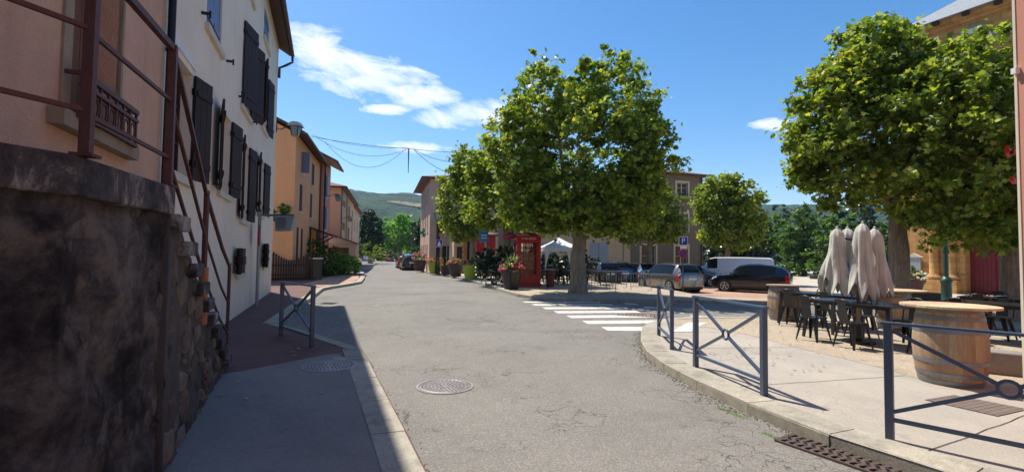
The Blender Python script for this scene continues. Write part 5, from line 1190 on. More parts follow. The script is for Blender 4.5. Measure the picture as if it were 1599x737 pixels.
# ------------------------------------------------------------------ closed parasols on one mast
pr = thing('parasol_cluster', 'four closed beige parasols on one wooden mast rising through the nearest long table', 'parasol', (6.5, 9.15, Z))
m = MB(); m.tube([(0, 0, -.02), (0, 0, 2.0)], .032, 12); m.build('mast', 'mast_wood', pr, local=True, smooth=True)
m = MB(); m.lathe([(.26, 0), (.26, .05), (.06, .09), (.045, .35)], n=24); m.build('base', 'chair_black', pr, local=True)
def canopy(cx, cy, top, bot, seed, rw=.215):
    rg = np.random.default_rng(seed); nA, nZ = 72, 26; ph = rg.uniform(0, 6.28); nf = 8; amp = rg.uniform(.8, 1.1, nf * 2); vs = []
    drop = rg.uniform(-.14, .07, nf); lean = rg.normal(size=2) * .03
    for j in range(nZ + 1):
        t = j / nZ
        for i in range(nA):
            a = 2 * math.pi * i / nA; fa = (a * nf / (2 * math.pi) + ph); kf = fa % 1; idx = int(fa) % nf; nx = (idx + 1) % nf
            dr = drop[idx] * (1 - kf) + drop[nx] * kf; low = bot + dr + .34 * (abs(kf - .5) * 2 - .5); z = top - (top - low) * (t ** 1.05)
            env = rw * float(np.interp(t, [0, .03, .08, .13, .2, .5, .75, 1], [.05, .2, .37, .53, .56, .70, .88, 1.10])) * (1 + .06 * math.sin(seed * 2 + 4 * t))
            fold = math.sin((kf - .5) * 2 * math.pi * 1.0 + 1.2 * t + seed) * .5 + math.cos(2 * math.pi * fa + math.sin(t * 5 + seed) * .6)
            r = env * (1 + (.10 + .34 * t) * (abs(math.sin(math.pi * fa + .6 * math.sin(3 * t + seed))) * 1.6 - .9 + .25 * fold) * amp[idx] * (.45 + .5 * t)) * (1 + .05 * math.sin(9 * t + idx * 1.7))
            vs.append((cx + r * math.cos(a) + lean[0] * t, cy + r * math.sin(a) + lean[1] * t, z))
    m = MB(); m.add(vs, [(j * nA + i, j * nA + (i + 1) % nA, (j + 1) * nA + (i + 1) % nA, (j + 1) * nA + i) for j in range(nZ) for i in range(nA)] + [tuple(reversed(range(nA)))])
    o = m.build('canopy', 'canvas', pr, local=True, smooth='all', fix=False); md = o.modifiers.new('thick', 'SOLIDIFY'); md.thickness = .006
    m = MB(); m.lathe([(.02, 0), (.024, .03), (.008, .05), (.001, .052)], (cx, cy, top - .01), 12); m.build('finial', 'canvas', o, local=True)
    m = MB(); a2 = [(cx + (.6 * rw + .03) * math.cos(q), cy + (.6 * rw + .03) * math.sin(q), top - (top - bot) * .62 + .02 * math.sin(q * 3 + seed)) for q in np.linspace(0, 2 * math.pi, 25)]
    return o
for cx, cy, tp, bt, sd_ in ((.0, -.14, 2.22, 1.02, 1), (-.31, .10, 2.14, 1.04, 2), (.34, .02, 2.14, .98, 3), (.05, .34, 2.16, 1.05, 4)): canopy(cx, cy, tp, bt, sd_)
m = MB()
for cx, cy in ((.0, -.14), (-.31, .10), (.34, .02), (.05, .34)): m.bar((0, 0, 1.9), (cx, cy, 1.97), .04, .03)
m.build('arm', 'iron', pr, local=True)

# ------------------------------------------------------------------ street furniture
lp = thing('lamp_post', 'slim dark green lamp post in front of the church', 'lamp post', (17.2, 19.3, .05))
m = MB(); m.lathe([(.2, -.1), (.2, .05), (.17, .1), (.165, .75), (.2, .8), (.2, .86), (.14, .95), (.1, 1.0)], n=20); m.build('pedestal', 'green_steel', lp, local=True, smooth=True)
m = MB(); m.tube([(0, 0, 1.0), (0, 0, 3.0)], .085, 14); m.tube([(0, 0, 3.0), (0, 0, 5.0)], .06, 12); m.build('pole', 'green_steel', lp, local=True, smooth=True)
m = MB(); m.lathe([(.11, 2.0), (.11, 2.12)], n=14); m.lathe([(.09, 2.95), (.1, 3.0), (.07, 3.06)], n=14); m.build('collar', 'green_steel', lp, local=True)
m = MB(); m.lathe([(.05, 4.95), (.2, 5.1), (.24, 5.5), (.1, 5.7), (.02, 5.8)], n=16); m.build('lantern', 'glass', lp, local=True)
def spot_plants(parent, r, z, seed, cols=('petal_pink',), n=500, h=.35, green='leaf_mid', spikes=False):
    leaves('foliage', green, parent, [((0, 0, z + h * .35), (r * .95, r * .95, h * .6)), ((0, 0, z + h * .7), (r * .5, r * .5, h * .5))], n, .10, LEAF_S, seed, clump=.14, perclump=25)
    for i, c in enumerate(cols): leaves('flowers', c, parent, [((0, 0, z + h * .3), (r * 1.15, r * 1.15, h * .5))], n, .075, LEAF_S, seed + 5 + i, clump=.10, perclump=22, shell=(.85, 1.1))
    if spikes:
        rg = random.Random(seed); m = MB()
        for k in range(46):
            a = rg.uniform(0, 6.28); e = rg.uniform(.35, 1.35); L = rg.uniform(.7, 1.15); d = Vector((math.cos(a) * math.cos(e), math.sin(a) * math.cos(e), math.sin(e))); sdv = Vector((-math.sin(a), math.cos(a), 0)) * .018
            p0 = Vector((0, 0, z)); p1 = p0 + d * L * .6; p2 = p0 + d * L + Vector((0, 0, -.14 * math.cos(e))); m.add([p0 - sdv, p0 + sdv, p1 + sdv * 1.2, p1 - sdv * 1.2, p2], [(0, 1, 2, 3), (3, 2, 4)])
        m.build('spiky_leaves', 'leaf_grey', parent, local=True, fix=False)['kind'] = 'stuff'
def planter(label, loc, mat, r0, r1, H, seed, sq=False, rz=0, **k):
    t = thing('flower_planter', label, 'planter', loc, rz, 'large flower planters along the pavement')
    m = MB(); n = 32
    if sq:
        m.add([(x * r, y * r, z) for z, r in ((0, r0), (H, r1)) for x, y in ((-1, -1), (1, -1), (1, 1), (-1, 1))], [(3, 2, 1, 0), (0, 1, 5, 4), (1, 2, 6, 5), (2, 3, 7, 6), (3, 0, 4, 7)]); m.build('pot', mat, t, local=True)
    else:
        m.lathe([(r0, 0), (r1, H - .1), (r1 + .035, H - .095), (r1 + .035, H), (r1 - .02, H), (r1 - .03, H - .08)], n=n, capt=False); m.build('pot', mat, t, local=True, smooth=True)
    m = MB(); m.lathe([(r1 * .95, H - .07), (.001, H - .05)], n=n, capb=False, capt=False); m.build('soil', 'wood_dark', t, local=True)
    spot_plants(t, r1, H - .03, seed, **k); return t
planter('brown pot with spiky dracaena and trailing pink geraniums, nearest, left of the red kiosk', (0.0, 22.7, .118), 'pot_brown', .33, .49, .85, 1, n=1100, h=.5, spikes=True)
planter('lime green pot of pink and white flowers, nearest of the two lime ones', (-2.62, 31.6, .118), 'lime', .38, .56, .92, 2, n=700, h=.45, cols=('petal_pink', 'petal_rust'))
planter('dark brown pot between the two lime green pots', (-4.1, 35.8, .118), 'pot_brown', .38, .55, .92, 3, n=600, h=.45, cols=('petal_pink',))
planter('lime green pot farther up the street, beside the lamp post', (-6.35, 40.4, .118), 'lime', .40, .58, .95, 4, n=600, h=.5, cols=('petal_rust', 'petal_pink'))
planter('brown pot with tall dusty pink shrub, farthest of the row', (-8.7, 46.2, .118), 'pot_brown', .42, .62, 1.0, 5, n=700, h=1.1, cols=('petal_rust', 'petal_pink'))
planter('low square dark planter between the far lime pot and the brown pot', (-5.1, 38.6, .118), 'pot_brown', .42, .45, .7, 6, sq=True, rz=.3, n=300, h=.3, cols=('petal_rust',))
planter('plum brown pot with trailing grey green plants in front of the church wall', (17.2, 21.0, .32), 'pot_plum', .32, .47, .55, 7, n=900, h=.5, cols=('petal_white',), green='leaf_grey')
m = MB(); m.box((17.25, 21.0, .12), (2.2, .9, .4), rz=-.2); tag(m.build('stone_bench', 'wood_dark', bevel=.02), 'low dark block that the plum pot stands on', 'bench')
m = MB(); m.box((7.05, 6.65, .27), (1.5, .35, .3), rz=-.62); tag(m.build('stone_step', 'concrete_dark', bevel=.015), 'grey stone step right of the nearest barrel, by the terracotta corner', 'step')
for x, y, lb in ((-.05, 21.75, 'short black bollard in front of the nearest brown pot'), (-5.1, 36.9, 'thin dark bollard at the kerb between the pots'), (-7.45, 42.9, 'farthest thin bollard at the kerb, before the last pot')):
    t = thing('bollard', lb, 'bollard', (x, y, .118), group='thin dark bollards on the kerb'); m = MB(); m.tube([(0, 0, 0), (0, 0, .8)], .045, 12); m.build('post', 'iron', t, local=True, smooth=True); m = MB(); m.lathe([(.045, .8), (.07, .84), (.05, .9), (.001, .92)], n=12); m.build('knob', 'iron', t, local=True, smooth=True)

t_ = NT('clear glass'); t_.set(Base_Color=(.85, .88, .88, 1), Roughness=.02, Transmission_Weight=1.0, IOR=1.1); MT['clear_glass'] = t_.m
# red kiosk, an old telephone box in the British manner
kb = thing('telephone_box', 'old red British style telephone box with glazed door, dark on its right side', 'telephone box', (.78, 24.9, .118), R(8))
KW, KH = 1.2, 2.72; hw = KW / 2
m = MB(); m.box((0, 0, .09), (KW + .08, KW + .08, .18)); m.build('plinth', 'red', kb, local=True, bevel=.01)
m = MB()
for sx in (-1, 1):
    for sy in (-1, 1): m.box((sx * (hw - .07), sy * (hw - .07), 1.27), (.14, .14, 2.18))
m.build('corner_post', 'red', kb, local=True, bevel=.012)
m = MB(); m.box((0, 0, 2.41), (KW + .02, KW + .02, .26)); m.build('fascia', 'red', kb, local=True, bevel=.01)
m = MB(); m.box((0, 0, 2.565), (KW + .1, KW + .1, .05)); m.build('cornice', 'red', kb, local=True, bevel=.01)
m = MB(); N2 = 12; vs = []
for j in range(N2 + 1):
    for i in range(N2 + 1):
        x, y = -hw + KW * i / N2, -hw + KW * j / N2; vs.append((x, y, 2.59 + .13 * (1 - (x / hw) ** 2) * 1 + .13 * (1 - (y / hw) ** 2) * .6 - .05))
m.add(vs, [(j * (N2 + 1) + i, j * (N2 + 1) + i + 1, (j + 1) * (N2 + 1) + i + 1, (j + 1) * (N2 + 1) + i) for j in range(N2) for i in range(N2)]); m.build('domed_roof', 'red', kb, local=True, smooth='all', fix=False)
for side in range(4):
    Rm = Matrix.Rotation(side * math.pi / 2, 4, 'Z'); T = lambda x, y, z: tuple(Rm @ Vector((x, y, z)))
    def bb(m, x0, x1, y0, y1, z0, z1):
        vs = [T(x, y, z) for x in (x0, x1) for y in (y0, y1) for z in (z0, z1)]; m.add(vs, [(0, 1, 3, 2), (4, 6, 7, 5), (0, 4, 5, 1), (2, 3, 7, 6), (0, 2, 6, 4), (1, 5, 7, 3)])
    yy = -hw + .03; w2 = hw - .14
    m = MB(); bb(m, -w2, w2, yy, yy + .05, .18, .62); bb(m, -w2, -w2 + .07, yy, yy + .05, .62, 2.28); bb(m, w2 - .07, w2, yy, yy + .05, .62, 2.28); bb(m, -w2 + .07, w2 - .07, yy, yy + .05, 2.2, 2.28)
    D_ = m.build('door' if side == 0 else 'side_panel', 'red', kb, local=True)
    m = MB()
    for k in range(1, 7): z_ = .62 + 1.58 * k / 7; bb(m, -w2 + .07, w2 - .07, yy + .008, yy + .04, z_ - .013, z_ + .013)
    for x in (-w2 + .07 + .1, 0, w2 - .07 - .1): bb(m, x - .014, x + .014, yy + .004, yy + .044, .62, 2.2)
    m.build('glazing_bars', 'red', D_, local=True)
    m = MB(); m.quad(T(-w2 + .07, yy + .025, .62), T(w2 - .07, yy + .025, .62), T(w2 - .07, yy + .025, 2.2), T(-w2 + .07, yy + .025, 2.2)); m.build('pane', 'clear_glass', D_, local=True)
    m = MB(); bb(m, -.42, .42, -hw - .016, -hw - .009, 2.33, 2.49); sg = m.build('sign', 'red', kb, local=True)
    # worn cream lettering, three words, no longer legible
    m = MB(); x = -.38
    for wl in (2, 4, 8):
        for c in range(wl):
            bb(m, x, x + .008, -hw - .022, -hw - .0165, 2.365, 2.455); 
            if c % 2: bb(m, x + .009, x + .03, -hw - .022, -hw - .0165, 2.442, 2.455)
            else: bb(m, x + .009, x + .028, -hw - .022, -hw - .0165, 2.40, 2.412)
            bb(m, x + .031, x + .038, -hw - .022, -hw - .0165, 2.365, 2.42 if c % 3 else 2.455); x += .047
        x += .04
    m.build('lettering', 'white', sg, local=True)
m = MB(); m.box((0, .2, .95), (.7, .3, 1.5)); [m.box((0, -.0, .5 + k * .35), (.8, .5, .025)) for k in range(5)]; m.build('bookshelf', 'oak_top', kb, local=True)
rp = thing('red_parasol', 'small red dome shade left of the telephone box roof', 'parasol', (-.1, 25.0, .118))
m = MB(); m.tube([(0, 0, 0), (0, 0, 2.55)], .025, 8); m.build('pole', 'iron', rp, local=True)
m = MB(); m.lathe([(.42, 2.42), (.4, 2.5), (.28, 2.62), (.1, 2.72), (.001, 2.74)], n=20, capb=False, capt=False); m.build('canopy', 'red', rp, local=True, smooth='all', fix=False)

# gazebo with terrace seating behind the big plane tree
gz_ = thing('gazebo', 'white peaked gazebo tent between the telephone box and the big plane tree', 'gazebo', (2.7, 28.0, .118), R(8))
a = 1.0
m = MB(); e = [(-a, -a, 2.05), (a, -a, 2.05), (a, a, 2.05), (-a, a, 2.05)]; p_ = (0, 0, 2.62); vs = e + [p_] + [((x * .5), (y * .5), 2.30) for x, y in ((-a, -a), (a, -a), (a, a), (-a, a))]
m.add(vs, [(0, 1, 6, 5), (1, 2, 7, 6), (2, 3, 8, 7), (3, 0, 5, 8), (5, 6, 4), (6, 7, 4), (7, 8, 4), (8, 5, 4)]); m.build('canopy', 'gazebo', gz_, local=True)
m = MB()
for (x0, y0), (x1, y1) in (((-a, -a), (a, -a)), ((a, -a), (a, a)), ((a, a), (-a, a)), ((-a, a), (-a, -a))):
    nseg = 10
    for k in range(nseg):
        p = Vector((x0, y0, 0)).lerp(Vector((x1, y1, 0)), k / nseg); q = Vector((x0, y0, 0)).lerp(Vector((x1, y1, 0)), (k + 1) / nseg); w_ = lambda q_: 1.82 + .03 * abs(math.sin(q_ * 3.14159))
        m.add([(p.x, p.y, 2.05), (q.x, q.y, 2.05), (q.x, q.y, 1.85), ((p.x + q.x) / 2, (p.y + q.y) / 2, 1.79), (p.x, p.y, 1.85)], [(0, 1, 2, 3, 4)])
m.build('valance', 'gazebo', gz_, local=True, fix=False)
for x in (-1, 1):
    for y in (-1, 1):
        m = MB(); m.tube([(x * a * .98, y * a * .98, 0), (x * a * .98, y * a * .98, 2.04)], .025, 8); m.build('leg', 'white', gz_, local=True)
        m = MB(); m.add([(x * a * .99, y * a * .99, 2.0), (x * (a - .32), y * a * .99, 2.0), (x * (a - .1), y * a * .985, 1.2), (x * a * .99, y * a * .99, .5)], [(0, 1, 2, 3)]); m.build('curtain', 'gazebo', gz_, local=True, fix=False)
for i, (x, y, r_) in enumerate(((2.2, 27.2, .2), (3.3, 27.8, .9), (2.6, 29.5, 1.4), (4.4, 29.8, .4), (5.0, 27.6, 1.0))):
    copy_tree(tb, (x, y, .118), r_, ['dark table under the front of the gazebo', 'dark table on the right under the gazebo', 'dark table at the back of the gazebo', 'dark table behind the big plane trunk', 'dark table right of the big plane trunk'][i])
names = ['left', 'right', 'near', 'far']
for i, (x, y) in enumerate(((1.6, 26.8), (2.7, 26.5), (2.4, 28.2), (3.9, 27.2), (3.5, 28.9), (2.0, 29.6), (4.3, 28.9), (5.3, 28.4))):
    copy_tree(CH[0], (x, y, .118), i * 1.3, ['dark cafe chair at the front left leg of the gazebo', 'dark cafe chair in the front middle of the gazebo', 'dark cafe chair in the middle under the gazebo', 'dark cafe chair at the front right leg of the gazebo', 'dark cafe chair at the back right of the gazebo', 'dark cafe chair at the back left of the gazebo', 'dark cafe chair just left of the big plane trunk', 'dark cafe chair just right of the big plane trunk'][i])
m = MB(); bn = thing('litter_bin', 'dark red round bin standing between telephone box and plane tree', 'bin', (1.95, 24.6, .118)); m.lathe([(.2, 0), (.22, .8), (.24, .82), (.24, .86), (.001, .87)], n=18); m.build('body', 'red_door', bn, local=True, smooth=True)
m = MB(); m.lathe([(.245, .6), (.245, .64)], n=18); m.build('band', 'iron', bn, local=True)
m = MB(); m.tube([(1.78, 23.6, .1), (1.78, 23.6, .95)], .035, 10); tag(m.build('bollard', 'iron', smooth=True), 'slim black post left of the big plane trunk', 'bollard', 'thin dark bollards on the kerb')
def crowd(label, loc, rz, L=1.05):
    t = thing('crowd_barrier', label, 'barrier', loc, rz, 'grey steel crowd barriers by the plane tree')
    m = MB(); m.tube([(0, 0, .05), (0, 0, .85), (L, 0, .85), (L, 0, .05)], .018, 8); m.tube([(0, 0, .2), (L, 0, .2)], .014, 6); m.build('frame', 'galv', t, local=True)
    for k in range(1, 8): m = MB(); m.tube([(L * k / 8, 0, .2), (L * k / 8, 0, .85)], .008, 6); m.build('bar', 'galv', t, local=True)
    for x in (.1, L - .1): m = MB(); m.bar((x, -.2, .02), (x, .2, .02), .03, .02); m.build('foot', 'galv', t, local=True)
    return t
cb0 = crowd('grey crowd barrier just right of the big plane trunk', (3.55, 21.6, .118), -.12); copy_tree(cb0, (4.7, 24.2, .118), .15, 'second grey crowd barrier, behind and right of the first')
copy_tree(cb0, (6.0, 24.5, .0), .1, 'third grey crowd barrier, beside the silver car')

# signs
ps = thing('parking_sign', 'blue parking sign over a round no parking disc on one pole behind the grey car', 'sign', (9.0, 25.6, -.2), R(-4))
m = MB(); m.tube([(0, 0, 0), (0, 0, 4.6)], .03, 10); m.build('pole', 'green_steel', ps, local=True)
m = MB(); m.box((0, -.05, 2.75), (.46, .02, .46)); pl1 = m.build('panel', 'white', ps, local=True, bevel=.02); m = MB(); m.box((0, -.063, 2.75), (.41, .008, .41)); m.build('face', 'blue_sign', pl1, local=True)
def text(txt, size, mat, parent, loc, rot, ext=.004, name='lettering'):
    cu = bpy.data.curves.new(name, 'FONT'); cu.body = txt; cu.size = size; cu.extrude = ext; cu.align_x = 'CENTER'; cu.align_y = 'CENTER'; tmp = bpy.data.objects.new(name, cu); C.objects.link(tmp)
    dg = bpy.context.evaluated_depsgraph_get(); me = bpy.data.meshes.new_from_object(tmp.evaluated_get(dg)); bpy.data.objects.remove(tmp); me.materials.clear(); me.materials.append(MT[mat])
    o = bpy.data.objects.new(name, me); C.objects.link(o); o.parent = parent; o.location = loc; o.rotation_euler = rot; return o
text('P', .38, 'white', pl1, (0, -.07, 2.75), (R(90), 0, 0))
m = MB(); m.box((.04, -.05, 2.42), (.34, .02, .16)); m.build('plate', 'white', ps, local=True)
def vdisc(r, y, z, th, mat, par, name, segs=28):
    m = MB(); ring = [(r * math.cos(t), z + r * math.sin(t)) for t in np.linspace(0, 2 * math.pi, segs, endpoint=False)]
    m.add([(x, y, q) for x, q in ring] + [(x, y - th, q) for x, q in ring], [tuple(range(segs)), tuple(reversed(range(segs, 2 * segs)))] + [(i, (i + 1) % segs, segs + (i + 1) % segs, segs + i) for i in range(segs)]); return m.build(name, mat, par, local=True)
dk = vdisc(.24, -.04, 2.08, .02, 'sign_red', ps, 'disc'); vdisc(.18, -.062, 2.08, .006, 'blue_sign', dk, 'face'); m = MB(); m.box((0, -.075, 2.08), (.36, .006, .05), ry=R(45)); m.build('bar', 'sign_red', dk, local=True)
pb = thing('sign_post', 'blue pedestrian sign on the lamp post beside the far lime pot', 'sign', (-5.75, 38.5, .118), R(6))
m = MB(); m.box((0, -.12, 2.45), (.5, .02, .6)); q = m.build('panel', 'white', pb, local=True); m = MB(); m.box((0, -.134, 2.45), (.45, .008, .55)); m.build('face', 'blue_sign', q, local=True)
m = MB(); m.add([(0, -.142, 2.67), (-.16, -.142, 2.24), (.16, -.142, 2.24)], [(0, 1, 2)]); m.build('symbol', 'white', q, local=True)
m = MB(); m.lathe([(.11, 0), (.11, .5), (.06, .6), (.05, 3.0)], n=14); m.build('pole', 'iron', pb, local=True)
pi = thing('sign_post', 'bright blue square information sign on a grey pole left of the kiosk', 'sign', (-1.55, 28.6, .118), 0)
m = MB(); m.tube([(0, 0, 0), (0, 0, 3.1)], .05, 10); m.build('pole', 'galv', pi, local=True); m = MB(); m.box((-.1, -.07, 2.65), (.52, .03, .62)); q = m.build('panel', 'blue_info', pi, local=True, bevel=.02); m = MB(); m.box((-.1, -.088, 2.72), (.34, .006, .05)); m.box((-.1, -.088, 2.56), (.34, .006, .05)); m.build('stripe', 'white', q, local=True)
for lx, ly, lb in ((-6.1, 39.6, 'old style street lamp with square lantern in front of the pink building'), (-7.0, 46.3, 'second old street lamp just behind, against the cream downpipes')):
    t = thing('street_lamp', lb, 'street lamp', (lx, ly, .118)); m = MB(); m.lathe([(.12, 0), (.12, .6), (.07, .75), (.045, 4.3), (.06, 4.35)], n=12); m.build('post', 'iron', t, local=True, smooth=True)
    m = MB(); [m.bar((x * .1, y * .1, 4.35), (x * .24, y * .24, 4.95), .03, .03) for x in (-1, 1) for y in (-1, 1)]; m.build('lantern_frame', 'iron', t, local=True)
    m = MB(); m.add([(x * .09, y * .09, 4.38) for x, y in ((-1, -1), (1, -1), (1, 1), (-1, 1))] + [(x * .22, y * .22, 4.93) for x, y in ((-1, -1), (1, -1), (1, 1), (-1, 1))], [(0, 1, 5, 4), (1, 2, 6, 5), (2, 3, 7, 6), (3, 0, 4, 7)]); m.build('lantern_glass', 'sign_grey', t, local=True)
    m = MB(); m.add([(x * .28, y * .28, 4.95) for x, y in ((-1, -1), (1, -1), (1, 1), (-1, 1))] + [(0, 0, 5.3)], [(3, 2, 1, 0), (0, 1, 4), (1, 2, 4), (2, 3, 4), (3, 0, 4)]); m.lathe([(.1, 5.15), (.1, 5.4), (.001, 5.45)], n=8); m.build('lantern_cap', 'iron', t, local=True)
gcx = thing('pharmacy_cross', 'green pharmacy cross hanging off the pink building front', 'sign', (-9.4, 52, 4.0), 0)
m = MB(); m.box((0, 0, 0), (.9, .12, .3)); m.box((0, 0, .3), (.3, .12, .3)); m.box((0, 0, -.3), (.3, .12, .3)); CR = m
MT['green_cross'] = plain('green cross panel', '#1f8a55', .4, .05, 5, 0)
CR.build('cross', 'green_cross', gcx, local=True); m = MB(); m.bar((.45, 0, 0), (.9, .1, 0), .05, .05); m.build('bracket', 'iron', gcx, local=True)
# left pavement sign: pole close to the white wall with an arm and a boxed sign
sl = thing('sign_post', 'grey pole by the white house with a boxed sign hanging from its arm', 'sign', (-7.2, 13.85, .118))
m = MB(); m.tube([(0, 0, 0), (0, 0, 2.66)], .045, 10); m.build('pole', 'galv', sl, local=True, smooth=True)
m = MB(); m.bar((-.05, 0, 2.60), (1.0, -.05, 2.60), .05, .06); m.build('arm', 'galv', sl, local=True)
m = MB(); m.add([(.5, -.16, 2.58), (1.08, -.2, 2.58), (.98, -.2, 2.16), (.52, -.16, 2.14), (.5, .06, 2.58), (1.08, .02, 2.58), (.98, .02, 2.16), (.52, .06, 2.14)], [(0, 1, 2, 3), (7, 6, 5, 4), (0, 4, 5, 1), (1, 5, 6, 2), (2, 6, 7, 3), (3, 7, 4, 0)]); q = m.build('sign_box', 'sign_grey', sl, local=True, bevel=.01)
m = MB(); m.box((.70, -.19, 2.37), (.26, .01, .3)); m.build('panel', 'galv', q, local=True)
m = MB(); c0 = Vector((.06, -.1, 2.02)); seg = 24; dv = Vector((-.42, .9, 0)).normalized()
ringp = [c0 + dv * (.29 * math.cos(t)) + Vector((0, 0, .29 * math.sin(t))) for t in np.linspace(0, 2 * math.pi, seg, endpoint=False)]; off_ = Vector((.9, .42, 0)) * .02
m.add([p + off_ for p in ringp] + [p - off_ for p in ringp], [tuple(range(seg)), tuple(reversed(range(seg, 2 * seg)))] + [(i, (i + 1) % seg, seg + (i + 1) % seg, seg + i) for i in range(seg)]); m.build('round_sign', 'sign_red', sl, local=True)
# wall lanterns on the left houses
def wall_lamp(label, root, tip, s_=1.0):
    t = thing('wall_lamp', label, 'wall lamp', root); r0 = Vector(root); v_ = Vector(tip) - r0; n = 8
    m = MB(); pts = [Vector((v_.x * k / n, v_.y * k / n, v_.z * k / n + .10 * math.sin(k / n * 2 * math.pi * .9) * -1)) for k in range(n + 1)]; m.tube(pts, .022 * s_, 8); m.build('bracket', 'iron', t, local=True, smooth=True)
    m = MB(); m.box((0, 0, 0), (.06, .06, .35)); m.build('wall_plate', 'iron', t, local=True)
    T = v_; m = MB()
    for x, y in ((-1, -1), (1, -1), (1, 1), (-1, 1)): m.bar(T + Vector((x * .10, y * .10, -.52)) * s_, T + Vector((x * .17, y * .17, -.12)) * s_, .025 * s_, .025 * s_)
    m.build('lantern_frame', 'iron', t, local=True)
    m = MB(); m.add([T + Vector((x * .1, y * .1, -.5)) * s_ for x, y in ((-1, -1), (1, -1), (1, 1), (-1, 1))] + [T + Vector((x * .16, y * .16, -.12)) * s_ for x, y in ((-1, -1), (1, -1), (1, 1), (-1, 1))], [(3, 2, 1, 0), (0, 1, 5, 4), (1, 2, 6, 5), (2, 3, 7, 6), (3, 0, 4, 7)]); m.build('lantern_glass', 'sign_grey', t, local=True)
    m = MB(); m.add([T + Vector((x * .24, y * .24, -.13)) * s_ for x, y in ((-1, -1), (1, -1), (1, 1), (-1, 1))] + [T + Vector((x * .16, y * .16, .03)) * s_ for x, y in ((-1, -1), (1, -1), (1, 1), (-1, 1))], [(3, 2, 1, 0), (4, 5, 6, 7), (0, 1, 5, 4), (1, 2, 6, 5), (2, 3, 7, 6), (3, 0, 4, 7)]); m.build('lantern_cap', 'galv', t, local=True)
    return t
wc = h.P(Lw, 0, 6.75); wall_lamp('square street lantern on a curved bracket at the far corner of the white house', (wc.x, wc.y, 6.62), (-8.62, 19.1, 6.78), 1.0)
wc = hr.P(1.0, -.05, 6.35); wall_lamp('black lantern on a long bracket from the rose house', tuple(wc), (wc.x + 1.0, wc.y + .1, 6.35), 1.0)
wc = hb.P(.6, -.05, 5.1); wall_lamp('pale lantern on the wall of the long beige house', tuple(wc), (wc.x + .8, wc.y + .1, 5.2), .9)

# string lights across the street
sg = thing('string_lights', 'festive string lights hung across the street from the orange house', 'string lights', (-13.4, 33, 9.4))
A0 = Vector((-13.6, 32.5, 9.5)); B0 = Vector((-3.6, 32.3, 8.5)); 
def sag(a, b, s_, n=24): return [a.lerp(b, k / n) + Vector((0, 0, -s_ * (1 - (2 * k / n - 1) ** 2))) for k in range(n + 1)]
Md = A0.lerp(B0, .66) + Vector((0, 0, -.1)); m = MB(); m.tube(sag(A0, Md, .12) + sag(Md, B0, .04)[1:], .015, 5); m.tube(sag(A0 + Vector((0, 0, .12)), Md + Vector((0, 0, .06)), .3), .010, 5); m.build('cable', 'iron', sg)
bl = MB(); m = MB()
for a_, b_, s_ in ((A0 + Vector((.3, 0, 0)), Md, .85), (A0 + Vector((.9, 0, -.3)), Md + Vector((-.2, 0, 0)), 1.5), (Md + Vector((.3, 0, 0)), B0 + Vector((0, 0, -.6)), .25), (Md + Vector((.3, 0, 0)), B0 + Vector((-.6, 0, -1.4)), .2)):
    p_ = sag(a_, b_, s_, 30); m.tube(p_, .009, 4)
    for q in p_[1:-1]: bl.box((q.x, q.y, q.z - .03), (.035, .035, .06))
m.build('light_string', 'iron', sg); bl.build('bulb', 'sign_grey', sg)['kind'] = 'stuff'
m = MB(); m.tube([Md, Md + Vector((0, 0, -1.65))], [.045, .02], 8); m.build('icicle_light', 'iron', sg)
m = MB(); m.tube(sag(Vector((-18.5, 55, 9.0)), Vector((-10.5, 57, 8.6)), .25), .02, 5); tag(m.build('street_cable', 'iron'), 'thin overhead cable farther up the street', 'cable')

# picket gate, pillar and brick paving by the orange house
ft = thing('picket_fence', 'dark wooden picket gate with a scalloped top in front of the orange house', 'fence', (-13.3, 27.0, .118), ang((-13.3, 27.0), (-11.7, 28.2)))
LF = 2.05; n = 15
for k in range(n):
    x = .1 + (LF - .2) * k / (n - 1); hh = 1.5 - .45 * math.sin(math.pi * k / (n - 1)) ** 1 + .05; m = MB(); m.add([(x - .05, -.015, .12), (x + .05, -.015, .12), (x + .05, -.015, hh), (x, -.015, hh + .06), (x - .05, -.015, hh), (x - .05, .015, .12), (x + .05, .015, .12), (x + .05, .015, hh), (x, .015, hh + .06), (x - .05, .015, hh)],
       [(0, 1, 2, 3, 4), (9, 8, 7, 6, 5), (0, 5, 6, 1), (1, 6, 7, 2), (2, 7, 8, 3), (3, 8, 9, 4), (4, 9, 5, 0)]); m.build('picket', 'wood_dark', ft, local=True)
for z_ in (.3, .85): m = MB(); m.box((LF / 2, .03, z_), (LF, .04, .09)); m.build('rail', 'wood_dark', ft, local=True)
for x in (-.04, LF + .06): m = MB(); m.box((x, 0, .75), (.12, .12, 1.5)); m.build('post', 'wood_dark', ft, local=True)
m = MB(); m.box((LF / 2, .2, .0), (LF + .3, .3, .3)); m.build('kick_board', 'wood_dark', ft, local=True)
m = MB(); m.box((-11.45, 28.6, .72), (.55, .55, 1.2), rz=.2); pl_ = m.build('stone_pillar', 'mortar', bevel=.03); tag(pl_, 'short weathered stone pillar between the picket gate and the big shrub', 'pillar')
m = MB(); m.box((-11.45, 28.6, 1.36), (.65, .65, .08), rz=.2); o = m.build('cap', 'trim', pl_)
sheet('brick_pavement', [(-8.9, 22.6), (-8.62, 25.2), (-8.7, 27.0), (-9.4, 30), (-11.4, 36.5), (-12.6, 36), (-11.9, 31), (-10.9, 27), (-10.3, 23.4)], .1185, 'park_red', z0=0)
rl2 = thing('railing', 'green railings on a low stone wall in front of the hedge, right of the van', 'railing', (29.5, 47.5, -.3), R(28))
m = MB(); m.box((4.6, 0, .22), (10, .5, .5)); m.build('low_wall', 'mortar', rl2, local=True, bevel=.03)
